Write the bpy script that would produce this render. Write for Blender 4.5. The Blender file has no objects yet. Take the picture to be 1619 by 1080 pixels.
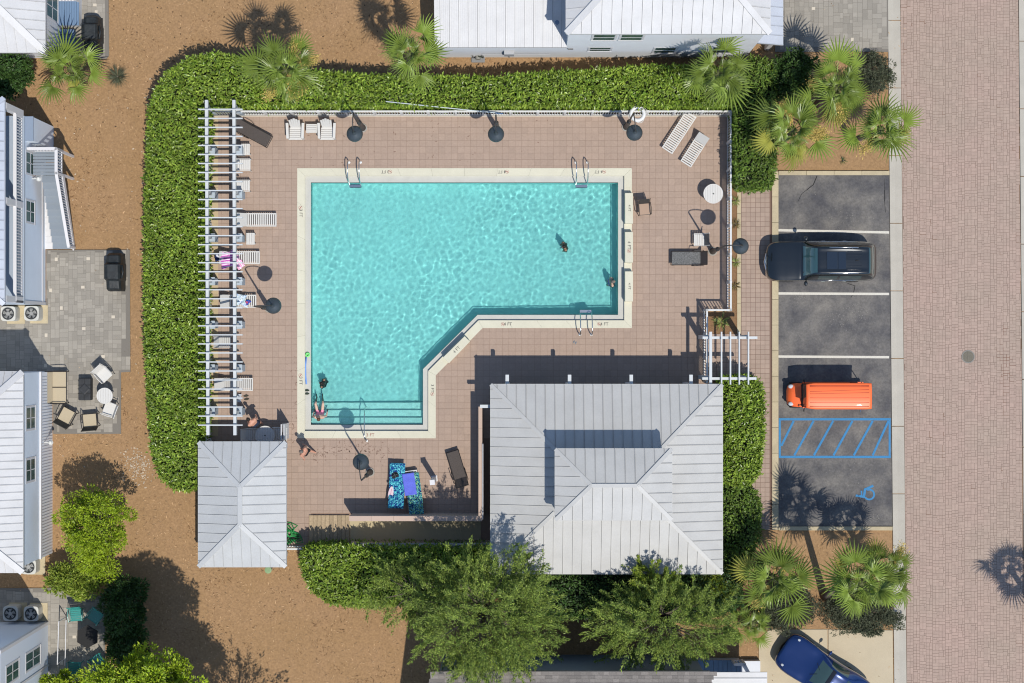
import bpy, math, random
import numpy as np
from mathutils import Vector, Matrix, noise as mnoise
random.seed(7); np.random.seed(7)
SC = bpy.context.scene
COL = SC.collection
PX = 35.0            # photograph pixels per metre on the ground
HC = 70.5            # height of the camera over the deck
CX, CY = 809.5, 540.0
# ---------------------------------------------------------------- camera, sky, sun, exposure
cam = bpy.data.cameras.new('camera'); camo = bpy.data.objects.new('camera', cam); COL.objects.link(camo)
camo.location = (0, 0, HC); cam.sensor_fit = 'HORIZONTAL'
cam.angle = 2*math.atan(CX/PX/HC); cam.clip_start = 1; cam.clip_end = 600
SC.camera = camo
SUN = Vector((.261, -.425, 1)).normalized()
world = bpy.data.worlds.new('World'); SC.world = world; world.use_nodes = True
wn = world.node_tree; sky = wn.nodes.new('ShaderNodeTexSky'); sky.sky_type = 'NISHITA'; sky.sun_disc = False
sky.sun_elevation = math.asin(SUN.z); sky.sun_rotation = math.atan2(SUN.x, SUN.y)
sky.air_density = 1.0; sky.dust_density = .3; sky.ozone_density = 2.0
wn.links.new(sky.outputs[0], wn.nodes['Background'].inputs[0]); wn.nodes['Background'].inputs[1].default_value = .14
sun = bpy.data.lights.new('sun', 'SUN'); suno = bpy.data.objects.new('sun', sun); COL.objects.link(suno)
sun.energy = 3.95; sun.angle = math.radians(.53); sun.color = (1, .955, .88)
suno.rotation_euler = SUN.to_track_quat('Z', 'Y').to_euler()
sun.cycles.is_caustics_light = True
SC.view_settings.view_transform = 'Standard'; SC.view_settings.look = 'None'
SC.view_settings.exposure = 0.0; SC.view_settings.gamma = 1.0
SC.render.engine = 'CYCLES'; SC.cycles.max_bounces = 8; SC.cycles.diffuse_bounces = 4; SC.cycles.transparent_max_bounces = 6
SC.cycles.use_denoising = True; SC.cycles.pixel_filter_type = 'BLACKMAN_HARRIS'; SC.cycles.filter_width = 1.1
# ---------------------------------------------------------------- helpers
def g(px, py, h=0.0):
    """photo pixel + real height -> point in the place (metres)"""
    k = (1 - h/HC)/PX
    return ((px-CX)*k, (CY-py)*k, h)
def g2(px, py, h=0.0): return g(px, py, h)[:2]
def lin(c): return tuple(((v/255+.055)/1.055)**2.4 if v > 10 else v/255/12.92 for v in c)
EXPO = 1.38
def S(r, gg, b, k=1.0): return tuple(min(.9, v/EXPO*k) for v in lin((r, gg, b)))
MATS = {}
def M(name, col, rough=.7, var=0.0, vscale=2.0, bump=0.0, bscale=40.0, metal=0.0, spec=.35, coat=0.0, col2=None,
      fine=0.0, fscale=60.0, cell=None, cellv=0.0, island=0.0, objrand=0.0, trans=0.0, detail=4.0):
    if name in MATS: return MATS[name]
    m = bpy.data.materials.new(name); MATS[name] = m; m.use_nodes = True
    nt = m.node_tree; N = nt.nodes; L = nt.links; b = N['Principled BSDF']
    b.inputs['Roughness'].default_value = rough; b.inputs['Metallic'].default_value = metal
    b.inputs['Specular IOR Level'].default_value = spec; b.inputs['Coat Weight'].default_value = coat
    b.inputs['Base Color'].default_value = (*col, 1)
    geo = N.new('ShaderNodeNewGeometry')
    cur = None
    def rgb(c):
        n = N.new('ShaderNodeRGB'); n.outputs[0].default_value = (*c, 1); return n.outputs[0]
    def mix(f, a, bb, mode='MIX', fac=None):
        n = N.new('ShaderNodeMix'); n.data_type = 'RGBA'; n.blend_type = mode
        if f is not None: L.new(f, n.inputs[0])
        else: n.inputs[0].default_value = fac
        L.new(a, n.inputs[6]); L.new(bb, n.inputs[7]); return n.outputs[2]
    def nz(scale, det=detail, ro=.6):
        n = N.new('ShaderNodeTexNoise'); n.inputs['Scale'].default_value = scale; n.inputs['Detail'].default_value = det
        n.inputs['Roughness'].default_value = ro; L.new(geo.outputs['Position'], n.inputs['Vector']); return n.outputs['Fac']
    def remap(f, a, bb, c, d):
        n = N.new('ShaderNodeMapRange'); L.new(f, n.inputs[0]); n.inputs[1].default_value = a; n.inputs[2].default_value = bb
        n.inputs[3].default_value = c; n.inputs[4].default_value = d; return n.outputs[0]
    def scale_by(c, f):
        n = N.new('ShaderNodeVectorMath'); n.operation = 'SCALE'; L.new(c, n.inputs[0]); L.new(f, n.inputs['Scale']); return n.outputs[0]
    cur = rgb(col)
    if col2 is not None or var:
        f = remap(nz(vscale), .32, .68, 0, 1)
        if col2 is not None: cur = mix(f, cur, rgb(col2))
        if var: cur = scale_by(cur, remap(f, 0, 1, 1-var, 1+var))
    if fine: cur = scale_by(cur, remap(nz(fscale, 2.0, .7), .3, .7, 1-fine, 1+fine))
    if island: cur = scale_by(cur, remap(geo.outputs['Random Per Island'], 0, 1, 1-island, 1+island))
    if objrand:
        oi = N.new('ShaderNodeObjectInfo'); cur = scale_by(cur, remap(oi.outputs['Random'], 0, 1, 1-objrand, 1+objrand))
    if cell:
        s = N.new('ShaderNodeVectorMath'); s.operation = 'MULTIPLY'; L.new(geo.outputs['Position'], s.inputs[0]); s.inputs[1].default_value = (1/cell[0], 1/cell[1], 0)
        a = N.new('ShaderNodeVectorMath'); a.operation = 'ADD'; L.new(s.outputs[0], a.inputs[0]); a.inputs[1].default_value = (cell[2], cell[3], 0)
        fl = N.new('ShaderNodeVectorMath'); fl.operation = 'FLOOR'; L.new(a.outputs[0], fl.inputs[0])
        w = N.new('ShaderNodeTexWhiteNoise'); L.new(fl.outputs[0], w.inputs[0])
        cur = scale_by(cur, remap(w.outputs[0], 0, 1, 1-cellv, 1+cellv))
    L.new(cur, b.inputs['Base Color'])
    if bump:
        bn = N.new('ShaderNodeBump'); bn.inputs['Strength'].default_value = bump; bn.inputs['Distance'].default_value = .02
        L.new(nz(bscale, 5.0, .65), bn.inputs['Height']); L.new(bn.outputs[0], b.inputs['Normal'])
    if trans:
        tr = N.new('ShaderNodeBsdfTranslucent'); L.new(cur, tr.inputs[0]); mx = N.new('ShaderNodeMixShader'); mx.inputs[0].default_value = trans
        o = N['Material Output']; L.new(b.outputs[0], mx.inputs[1]); L.new(tr.outputs[0], mx.inputs[2]); L.new(mx.outputs[0], o.inputs[0])
    return m
def GLASS(name, col, rough=.05):
    if name in MATS: return MATS[name]
    return M(name, col, .2, spec=.2, var=.35, vscale=3)
class G:
    """collects faces; build() links them as one mesh object"""
    def __init__(s): s.v = []; s.f = []
    def add(s, vs, fs):
        n = len(s.v); s.v.extend([tuple(p) for p in vs]); s.f.extend([tuple(i+n for i in f) for f in fs]); return s
    def box(s, x0, y0, z0, x1, y1, z1):
        if x0 > x1: x0, x1 = x1, x0
        if y0 > y1: y0, y1 = y1, y0
        return s.add([(x0,y0,z0),(x1,y0,z0),(x1,y1,z0),(x0,y1,z0),(x0,y0,z1),(x1,y0,z1),(x1,y1,z1),(x0,y1,z1)],
                     [(0,3,2,1),(4,5,6,7),(0,1,5,4),(1,2,6,5),(2,3,7,6),(3,0,4,7)])
    def beam(s, a, b, w, h, up=(0,0,1)):
        a = Vector(a); b = Vector(b); d = (b-a).normalized(); up = Vector(up)
        if abs(d.dot(up)) > .98: up = Vector((0,1,0))
        r = d.cross(up).normalized()*w/2; u = r.cross(d).normalized()*h/2
        return s.add([a-r-u,a+r-u,a+r+u,a-r+u,b-r-u,b+r-u,b+r+u,b-r+u],[(0,3,2,1),(4,5,6,7),(0,1,5,4),(1,2,6,5),(2,3,7,6),(3,0,4,7)][:] )
    def prism(s, poly, z0, z1, inset=0.0):
        n = len(poly); 
        if inset:
            cx = sum(p[0] for p in poly)/n; cy = sum(p[1] for p in poly)/n
        A = 0
        for i in range(n): A += poly[i][0]*poly[(i+1)%n][1]-poly[(i+1)%n][0]*poly[i][1]
        if A < 0: poly = poly[::-1]
        top = poly
        if inset: top = [(p[0]+(cx-p[0])*inset, p[1]+(cy-p[1])*inset) for p in poly]
        return s.add([(p[0],p[1],z0) for p in poly]+[(p[0],p[1],z1) for p in top],
                     [tuple(range(n))[::-1], tuple(range(n,2*n))]+[(i,(i+1)%n,n+(i+1)%n,n+i) for i in range(n)])
    def tube(s, pts, rad, n=8, cap=True):
        pts = [Vector(p) for p in pts]; m = len(pts)
        if not hasattr(rad, '__len__'): rad = [rad]*m
        rings = []; prev = None
        for i, p in enumerate(pts):
            d = (pts[min(i+1,m-1)]-pts[max(i-1,0)]).normalized()
            if prev is None: r = d.orthogonal().normalized()
            else:
                r = prev-d*prev.dot(d); r = r.normalized() if r.length > 1e-6 else d.orthogonal().normalized()
            prev = r; u = d.cross(r)
            rings.append([p+(r*math.cos(2*math.pi*k/n)+u*math.sin(2*math.pi*k/n))*rad[i] for k in range(n)])
        vs = [q for r in rings for q in r]
        fs = [(i*n+k, i*n+(k+1)%n, (i+1)*n+(k+1)%n, (i+1)*n+k) for i in range(m-1) for k in range(n)]
        if cap: fs += [tuple(range(n))[::-1], tuple((m-1)*n+k for k in range(n))]
        return s.add(vs, fs)
    def lathe(s, prof, c=(0,0,0), n=24, axis='z', close=False):
        vs = []; m = len(prof)
        for r, z in prof:
            for k in range(n):
                a = 2*math.pi*k/n; x, y = r*math.cos(a), r*math.sin(a)
                q = (x, y, z) if axis == 'z' else ((x, z, y) if axis == 'y' else (z, x, y))
                vs.append((q[0]+c[0], q[1]+c[1], q[2]+c[2]))
        fs = [(i*n+k, i*n+(k+1)%n, (i+1)*n+(k+1)%n, (i+1)*n+k) for i in range(m-1) for k in range(n)]
        if not close: fs += [tuple(range(n))[::-1], tuple((m-1)*n+k for k in range(n))]
        else: fs += [((m-1)*n+k, (m-1)*n+(k+1)%n, (k+1)%n, k) for k in range(n)]
        return s.add(vs, fs)
    def ell(s, c, r, n=12, m=8):
        vs = []; 
        for i in range(m+1):
            t = math.pi*i/m
            for k in range(n):
                a = 2*math.pi*k/n
                vs.append((c[0]+r[0]*math.sin(t)*math.cos(a), c[1]+r[1]*math.sin(t)*math.sin(a), c[2]-r[2]*math.cos(t)))
        fs = [(i*n+k, i*n+(k+1)%n, (i+1)*n+(k+1)%n, (i+1)*n+k) for i in range(m) for k in range(n)]
        return s.add(vs, fs)
    def mesh(s, name, mat, off=(0,0,0), smooth=False):
        me = bpy.data.meshes.new(name)
        me.from_pydata([(x-off[0], y-off[1], z-off[2]) for x, y, z in s.v], [], s.f)
        if mat: me.materials.append(mat)
        if smooth: me.polygons.foreach_set('use_smooth', [True]*len(me.polygons))
        me.validate(); me.update(); return me
def obj(name, me, parent=None, loc=(0,0,0), rz=0.0):
    o = bpy.data.objects.new(name, me); COL.objects.link(o); o.location = loc; o.rotation_euler = (0,0,rz)
    if parent: o.parent = parent
    return o
def thing(name, label, cat, loc=(0,0,0), rz=0.0, group=None):
    o = bpy.data.objects.new(name, None); COL.objects.link(o); o.location = loc; o.rotation_euler = (0,0,rz)
    o.empty_display_size = .2; o['label'] = label; o['category'] = cat
    if group: o['group'] = group
    return o
def part(T, name, gb, mat, world=False, smooth=False, bevel=0, label=None):
    off = T.location if world else (0,0,0)
    if world and T.parent: off = T.location+T.parent.location
    o = obj(name, gb.mesh(name, mat, off, smooth), T)
    if bevel:
        md = o.modifiers.new('bevel', 'BEVEL'); md.width = bevel; md.segments = 2; md.limit_method = 'ANGLE'
    if label: o['label'] = label
    return o
def solo(name, gb, mat, label, cat, group=None, smooth=False, loc=None, rz=0, bevel=0):
    o = obj(name, gb.mesh(name, mat, loc or (0,0,0) if loc and False else (0,0,0), smooth), None, loc or (0,0,0), rz)
    o['label'] = label; o['category'] = cat
    if group: o['group'] = group
    if bevel:
        md = o.modifiers.new('bevel', 'BEVEL'); md.width = bevel; md.segments = 2; md.limit_method = 'ANGLE'
    return o
def struct(name, gb, mat, kind='structure'):
    o = obj(name, gb.mesh(name, mat)); o['kind'] = kind; return o
def dup(root, loc, rz=0.0, label=None, group=None):
    def cp(o, par):
        c = o.copy(); COL.objects.link(c)
        if par: c.parent = par
        for ch in o.children: cp(ch, c)
        return c
    r = cp(root, None); r.location = loc; r.rotation_euler = (0,0,rz)
    if label: r['label'] = label
    if group: r['group'] = group
    return r
def clip(poly, a, b, c):
    """keep a*x+b*y<=c"""
    out = []
    for i in range(len(poly)):
        p, q = poly[i], poly[(i+1)%len(poly)]
        dp, dq = a*p[0]+b*p[1]-c, a*q[0]+b*q[1]-c
        if dp <= 0: out.append(p)
        if (dp < 0 < dq) or (dq < 0 < dp):
            t = dp/(dp-dq); out.append((p[0]+(q[0]-p[0])*t, p[1]+(q[1]-p[1])*t))
    return out
def clip_convex(poly, conv):
    A = sum(conv[i][0]*conv[(i+1)%len(conv)][1]-conv[(i+1)%len(conv)][0]*conv[i][1] for i in range(len(conv)))
    if A < 0: conv = conv[::-1]
    for i in range(len(conv)):
        p, q = conv[i], conv[(i+1)%len(conv)]
        a, b = q[1]-p[1], -(q[0]-p[0])
        poly = clip(poly, a, b, a*p[0]+b*p[1])
        if len(poly) < 3: return []
    return poly
def area(p): return abs(sum(p[i][0]*p[(i+1)%len(p)][1]-p[(i+1)%len(p)][0]*p[i][1] for i in range(len(p))))/2
def inpoly(x, y, poly):
    r = False; j = len(poly)-1
    for i in range(len(poly)):
        if (poly[i][1] > y) != (poly[j][1] > y) and x < (poly[j][0]-poly[i][0])*(y-poly[i][1])/(poly[j][1]-poly[i][1])+poly[i][0]: r = not r
        j = i
    return r
def np_mesh(name, V, F, mat, smooth=False):
    me = bpy.data.meshes.new(name); V = np.asarray(V, dtype=np.float32); F = np.asarray(F, dtype=np.int32)
    me.vertices.add(len(V)); me.vertices.foreach_set('co', V.ravel())
    k = F.shape[1]; me.loops.add(F.size); me.loops.foreach_set('vertex_index', F.ravel())
    me.polygons.add(len(F)); me.polygons.foreach_set('loop_start', np.arange(0, F.size, k, dtype=np.int32))
    me.polygons.foreach_set('loop_total', np.full(len(F), k, dtype=np.int32))
    me.polygons.foreach_set('use_smooth', np.full(len(F), smooth, dtype=bool))
    me.update(calc_edges=True)
    if mat: me.materials.append(mat)
    return me
def ashlar(x0, y0, x1, y1, c, gap):
    """irregular squares and oblongs in shifted columns"""
    out = []; x = x0
    while x < x1:
        y = y0-random.random()*c; h = c/2
        while y < y1:
            k = random.random(); q = [(0,0,1,1),(1,0,2,1),(0,1,1,2),(1,1,2,2)] if k < .3 else [(0,0,1,2),(1,0,2,2)] if k < .52 else [(0,0,2,1),(0,1,2,2)] if k < .74 else [(0,0,1.4,1.4),(1.4,0,2,.8),(1.4,.8,2,2),(0,1.4,1.4,2)]
            for a, b, d, e in q: out.append((x+a*h+gap/2, y+b*h+gap/2, x+d*h-gap/2, y+e*h-gap/2))
            y += c
        x += c
    return out
def boxes(name, R, z0, z1, mat):
    """R: n x 4 rects -> one joined mesh of open boxes"""
    R = np.array(R, dtype=float); n = len(R); z1 = np.broadcast_to(z1, (n,))
    V = np.zeros((n, 8, 3))
    for i, (a, b) in enumerate(((0,1),(2,1),(2,3),(0,3))):
        V[:, i, 0] = R[:, a]; V[:, i, 1] = R[:, b]; V[:, i, 2] = z0
        V[:, i+4, 0] = R[:, a]; V[:, i+4, 1] = R[:, b]; V[:, i+4, 2] = z1
    f = np.array([(4,5,6,7),(0,1,5,4),(1,2,6,5),(2,3,7,6),(3,0,4,7)])
    F = (f[None]+np.arange(n)[:, None, None]*8).reshape(-1, 4)
    return np_mesh(name, V.reshape(-1, 3), F, mat)
LEAF = np.array([(0,0,0),(.35,.22,.05),(.75,.16,.05),(1,0,-.04),(.75,-.16,.05),(.35,-.22,.05),(.4,0,-.02)])
LEAF_F = np.array([(0,6,1,1),(0,5,6,6)])
def leaves(name, P, D, Lg, mat, wid=1.0, roll=None):
    """leaf blades (bent quads) at P pointing along D"""
    n = len(P); D = D/np.linalg.norm(D, axis=1)[:, None]
    up = np.random.normal(0, .45, (n, 3))+np.array([0, 0, 1.0])
    Sd = np.cross(D, up); Sd /= (np.linalg.norm(Sd, axis=1)[:, None]+1e-9); U = np.cross(Sd, D)
    T = np.array([(0,0,0),(.45,.5,.06),(1,0,-.08),(.45,-.5,.06)])
    w = Lg*.42*wid
    V = P[:, None]+D[:, None]*(T[:, 0]*1)[None, :, None]*Lg[:, None, None]+Sd[:, None]*T[:, 1][None, :, None]*w[:, None, None]+U[:, None]*T[:, 2][None, :, None]*Lg[:, None, None]
    F = (np.arange(n)*4)[:, None]+np.array([0, 1, 2, 3])
    return np_mesh(name, V.reshape(-1, 3), F, mat)
# ---------------------------------------------------------------- ground and paving
mulch = M('pine_straw_mulch', S(189,151,107), .95, var=.16, vscale=.55, detail=8, col2=S(168,134,98), fine=.17, fscale=11, bump=.9, bscale=34)
def region(*pts): return [g2(*p) for p in pts]
gx0, gy1 = g2(345, 0)[0], g2(0, 195)[1]; gx1, gy0 = g2(1105, 0)[0], g2(0, 700)[1]
gb = G(); BIG = 150
for (a, b, c, d) in ((-BIG, gy1, BIG, BIG), (-BIG, -BIG, BIG, gy0), (-BIG, gy0, gx0, gy1), (gx1, gy0, BIG, gy1)):
    gb.add([(a,b,-.06),(c,b,-.06),(c,d,-.06),(a,d,-.06)], [(0,1,2,3)])
struct('ground', gb, mulch)
# pale sandy patch and scattered straw, twigs
def scatter_bits(name, n, box, size, mat, z=-.055, kind='stuff'):
    x0, y1 = g2(box[0], box[1]); x1, y0 = g2(box[2], box[3])
    P = np.column_stack([np.random.uniform(x0, x1, n), np.random.uniform(y0, y1, n), np.full(n, z)])
    D = np.random.normal(0, 1, (n, 3)); D[:, 2] *= .08
    o = obj(name, leaves(name, P, D, np.random.uniform(size[0], size[1], n), mat, .5)); o['kind'] = kind; return o
# needles lie over all the mulch
needle = M('dry_needles', S(208,172,130), .8, island=.5)
n = 42000
P = np.column_stack([np.random.uniform(-23.3, 23.3, n), np.random.uniform(-15.6, 15.6, n), np.random.uniform(-.055, -.035, n)])
px_ = P[:, 0]*PX+CX; py_ = CY-P[:, 1]*PX
keep = (px_ < 1430) & ~((px_ > 320) & (px_ < 1420) & (py_ > 176) & (py_ < 860)) & ~((px_ > 1220) & (py_ > 270) & (py_ < 840))
P = P[keep]; D = np.random.normal(0, 1, (len(P), 3)); D[:, 2] *= .12
o = obj('pine_straw', leaves('pine_straw', P, D, np.random.uniform(.08, .2, len(P)), needle, .3)); o['kind'] = 'stuff'
n = 60000; Q = np.column_stack([np.random.uniform(-23.3, 23.3, n), np.random.uniform(-15.6, 15.6, n), np.random.uniform(-.055, -.035, n)])
f_ = np.array([mnoise.noise((a*.55, b*.55, 2.0))+.6*mnoise.noise((a*1.9, b*1.9, 7.0)) for a, b in Q[:, :2]]); u_ = Q[:, 0]*PX+CX; v_ = CY-Q[:, 1]*PX
Q = Q[(f_ > .16) & (u_ < 1400) & ~((u_ > 320) & (v_ > 176) & (v_ < 860) & (u_ < 1420)) & ~((u_ > 1220) & (v_ > 270) & (v_ < 840))]; D = np.random.normal(0, 1, (len(Q), 3)); D[:, 2] *= .1
o = obj('dark_pine_straw', leaves('dark_pine_straw', Q, D, np.random.uniform(.07, .17, len(Q)), M('dark_needles', S(142,108,74), .85, island=.4), .4)); o['kind'] = 'stuff'
cone = M('dark_litter', (.035,.022,.015), .9)
n = 240; P = np.column_stack([np.random.uniform(-22, -3, n), np.random.uniform(9.5, 15.5, n), np.full(n, -.04)])
o = obj('fallen_litter', leaves('fallen_litter', P, np.random.normal(0, 1, (n, 3))*[1, 1, .05], np.random.uniform(.05, .12, n), cone, 1.2)); o['kind'] = 'stuff'
n = 260; a = np.random.normal(0, 1, (n, 2)); c = np.array(g(218, 738)[:2])
P = np.column_stack([c[0]+a[:, 0]*.33, c[1]+a[:, 1]*.42, np.full(n, -.045)])
o = obj('sand_lumps', leaves('sand_lumps', P, np.random.normal(0, 1, (n, 3))*[1, 1, .05], np.random.uniform(.03, .10, n), M('pale_sand', S(212,194,170), .9, island=.15), 2.0)); o['kind'] = 'stuff'
n = 150; P = np.column_stack([np.random.uniform(-21, -15.5, n), np.random.uniform(-6, 12, n), np.full(n, -.045)])
o = obj('pale_leaf_litter', leaves('pale_leaf_litter', P, np.random.normal(0, 1, (n, 3))*[1, 1, .05], np.random.uniform(.05, .13, n), MATS['pale_sand'], 1.4)); o['kind'] = 'stuff'

# road --------------------------------------------------
def rx(x, py): return x+(py-540)*.0093
gb = G(); zz = -.05
def strip(gb, xa, xb, z, y0=-200, y1=1300, n=1):
    for i in range(n):
        a = y0+(y1-y0)*i/n; b = y0+(y1-y0)*(i+1)/n
        gb.add([(*g2(rx(xa, a), a), z), (*g2(rx(xb, a), a), z), (*g2(rx(xb, b), b), z), (*g2(rx(xa, b), b), z)], [(3,2,1,0)])
strip(gb, 1429, 1615, -.048)
road_base = M('road_joint_sand', S(150,128,115), .95)
struct('road', gb, road_base)
R = []; Z = []
for q in ashlar(g2(1424, 0)[0], g2(0, 1110)[1], g2(1620, 0)[0], g2(0, -30)[1], .29, .011):
    pr = CY-(q[1]+q[3])/2*PX
    lo, hi = (rx(1429.3, pr)-CX)/PX, (rx(1615.3, pr)-CX)/PX
    q = (max(q[0], lo), q[1], min(q[2], hi), q[3])
    if q[2]-q[0] > .04: R.append(q); Z.append(random.uniform(-.0395, -.0365))
pink = M('road_paver', S(192,171,154), .85, col2=S(187,161,147), var=.075, vscale=.28, detail=8, island=.06, fine=.07, fscale=9)
gb = G()   # rust washed into some joints near the right gutter, dark grime in a few others
for q in R:
    u = CX+(q[0]+q[2])/2*PX; v = CY-(q[1]+q[3])/2*PX
    p = math.exp(-((u-1591)/7)**2-((v-585)/48)**2)+.10*max(0, mnoise.noise((u*.02, v*.012, 5)))**1
    if random.random() < p:
        for a in ((q[0]-.009, q[1], q[0]+.006, q[3]), (q[0], q[1]-.009, q[2], q[1]+.006)): gb.add([(a[0], a[1], -.0352), (a[2], a[1], -.0352), (a[2], a[3], -.0352), (a[0], a[3], -.0352)], [(0,1,2,3)])
o = part(None, 'joint_stains', gb, M('rust_grime', S(128,88,66), .95, var=.2, vscale=3)) if False else obj('joint_stains', gb.mesh('joint_stains', M('rust_grime', S(132,98,78), .95, var=.2, vscale=3))); o['kind'] = 'stuff'
o = obj('road_pavers', boxes('road_pavers', R, -.05, np.array(Z), pink)); o['kind'] = 'stuff'
conc = M('gutter_concrete', S(201,194,180), .9, var=.06, vscale=1.3, fine=.06, fscale=30, objrand=.03)
gt = thing('concrete_gutter', 'long pale concrete gutter strip between parking bays and the brick road', 'kerb', (*g2(1418, 540), -.05))
gt2 = thing('concrete_gutter', 'pale concrete gutter strip on the far right side of the brick road', 'kerb', (*g2(1622, 540), -.05))
for i, yj in enumerate(range(-182, 1280, 107)):
    for t, (a, b, c) in ((gt, (1409, 1417.5, 1428.5)), (gt2, (1616, 1632, 1640))):
        yy = yj+(33 if t is gt2 else 0); gb = G()
        pl = [(*g2(rx(a, yy), yy+.6), -.0), (*g2(rx(b, yy), yy+.6), -.03), (*g2(rx(c, yy), yy+.6), -.022), (*g2(rx(c, yy+107), yy+106.4), -.022), (*g2(rx(b, yy+107), yy+106.4), -.03), (*g2(rx(a, yy+107), yy+106.4), 0)]
        gb.add(pl+[(p[0], p[1], -.2) for p in pl], [(5,4,1,0), (4,3,2,1), (6,0,5,11)[::1], (0,6,7,1), (1,7,8,2), (2,8,9,3), (3,9,10,4), (4,10,11,5)][:2]+[(0,1,7,6),(1,2,8,7),(2,3,9,8),(3,4,10,9),(4,5,11,10),(5,0,6,11)])
        part(t, 'gutter_slab', gb, conc, world=True)
# parking bays
asph = M('asphalt', S(97,96,99), .9, var=.13, vscale=.9, col2=S(134,129,122), detail=7, fine=.17, fscale=11, bump=.4, bscale=60)
gb = G(); gb.add([(*g2(1230, 276), -.03), (*g2(1406, 276), -.03), (*g2(1411, 833), -.03), (*g2(1230, 833), -.03)], [(3,2,1,0)])
struct('parking_lot', gb, asph)
n = 420; c1 = np.random.normal(0, 1, (n, 2)); cc = [(1390, 818, 8, 4, 90), (1330, 350, 22, 10, 90), (1345, 500, 20, 12, 120), (1262, 470, 10, 4, 40), (1320, 780, 60, 40, 80)]; Q = []
for (a, b, sa_, sb_, m_n) in cc:
    for k in range(m_n): Q.append((*g2(a+random.gauss(0, sa_), b+random.gauss(0, sb_)), -.0275))
Q = np.array([q for q in Q if g2(1233, 0)[0] < q[0] < g2(1403, 0)[0] and g2(0, 830)[1] < q[1] < g2(0, 280)[1]]); D = np.random.normal(0, 1, (len(Q), 3))*[1, 1, .02]
o = obj('asphalt_scuffs', leaves('asphalt_scuffs', Q, D, np.random.uniform(.02, .07, len(Q)), M('scuff', S(160,156,148), .9), 1.2)); o['kind'] = 'stuff'
gb = G()
for P_ in ([(1292, 278), (1286, 292), (1276, 300), (1268, 306), (1262, 318)], [(1398, 282), (1399, 300), (1399, 318), (1400, 336)], [(1340, 448), (1352, 452), (1350, 462), (1346, 470)]):
    for a_, b_ in zip(P_[:-1], P_[1:]):
        a_ = Vector(g2(*a_)); b_ = Vector(g2(*b_)); d_ = (b_-a_).normalized(); q_ = Vector((-d_.y, d_.x))*random.uniform(.008, .02); gb.add([(*(a_+q_), -.0285), (*(a_-q_), -.0285), (*(b_-q_), -.0285), (*(b_+q_), -.0285)], [(0,1,2,3)])
o = obj('asphalt_cracks', gb.mesh('asphalt_cracks', M('crack_dark', (.02,.02,.02), .95))); o['kind'] = 'stuff'
kerbm = M('kerb_concrete', S(208,192,158), .9, var=.08, vscale=2, fine=.08, fscale=30, objrand=.05)
kb = thing('parking_kerb', 'beige concrete kerb framing three sides of the parking bays', 'kerb', (*g2(1225, 540), -.05))
def slabs(T, name, a, b, w0, n, z0, z1, mat):
    """row of slabs from a to b (px), width vector w0 px"""
    for i in range(n):
        t0 = i/n; t1 = (i+1)/n; L = math.dist(a, b)/n; e = .25/L
        p = [(a[0]+(b[0]-a[0])*t, a[1]+(b[1]-a[1])*t) for t in (t0+e*(t1-t0), t1-e*(t1-t0))]
        q = [(p[1][0]+w0[0], p[1][1]+w0[1]), (p[0][0]+w0[0], p[0][1]+w0[1])]
        part(T, name, G().prism([g2(*u) for u in p+q], z0, z1), mat, world=True)
slabs(kb, 'kerb_stone', (1220.5, 271), (1220.5, 838), (10, 0), 14, -.15, .05, kerbm)
slabs(kb, 'kerb_stone', (1231, 270.5), (1406, 270.5), (0, 6.5), 4, -.15, .05, kerbm)
slabs(kb, 'kerb_stone', (1231, 832.5), (1411, 832.5), (0, 6), 4, -.15, .05, kerbm)
white_p = M('white_paint', S(232,226,212), .8, fine=.1, fscale=25); blue_p = M('blue_paint', S(72,145,196), .8, fine=.12, fscale=25)
for i, (ya, yb) in enumerate(((364, 367.5), (464, 464.8), (563.8, 564.8))):
    gb = G(); gb.add([(*g2(1231, ya-1.9), -.025), (*g2(1406, yb-1.9), -.025), (*g2(1406, yb+1.9), -.025), (*g2(1231, ya+1.9), -.025)], [(3,2,1,0)])
    solo('bay_line', gb, white_p, ('white bay line beside the upper flank of the black vehicle', 'white bay line below the black vehicle', 'white bay line just above the orange cart')[i], 'road marking', 'white parking bay lines')
gb = G()
def pl(gb, a, b, w, z=-.025):
    a = Vector(g2(*a)); b = Vector(g2(*b)); d = (b-a).normalized(); q = Vector((-d.y, d.x))*w/PX/2
    gb.add([(*(a+q), z), (*(a-q), z), (*(b-q), z), (*(b+q), z)], [(0,1,2,3)])
for a, b in (((1231.5, 663), (1408.5, 663)), ((1231.5, 722.5), (1408.5, 722.5))): pl(gb, a, b, 3.6)
for a, b in (((1233, 664.8), (1233, 720.7)), ((1406.8, 664.8), (1406.8, 720.7))): pl(gb, a, b, 3.2)
for xt, xb, yb in ((1255, 1235.5, 705), (1286.5, 1256, 720), (1317.5, 1287, 720), (1348, 1318, 720), (1380, 1350, 720), (1405, 1380, 720)):
    pl(gb, (xt, 665.5), (xb, yb), 3.4, -.0215)
solo('access_aisle_marking', gb, blue_p, 'blue hatched box painted on the asphalt below the orange cart', 'road marking')
gb = G(); c = g2(1374.5, 782)
vs = []; N_ = 28
for k in range(N_+1):
    a = math.radians(115-k*262/N_)
    for r in (6.4, 9.2): vs.append((c[0]+r/PX*math.cos(a), c[1]+r/PX*math.sin(a), -.025))
gb.add(vs, [(2*i, 2*i+1, 2*i+3, 2*i+2) for i in range(N_)])
for i, (a, b, w) in enumerate((((1381, 768), (1368, 774), 3.6), ((1368, 772.5), (1366, 786), 3.8), ((1368, 786), (1353, 783.5), 3.4), ((1362, 776), (1362.5, 784), 2.4))): pl(gb, a, b, w, -.0212+i*.002)
solo('wheelchair_symbol', gb, blue_p, 'blue wheelchair symbol painted on the asphalt near palm shadows', 'road marking')
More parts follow.
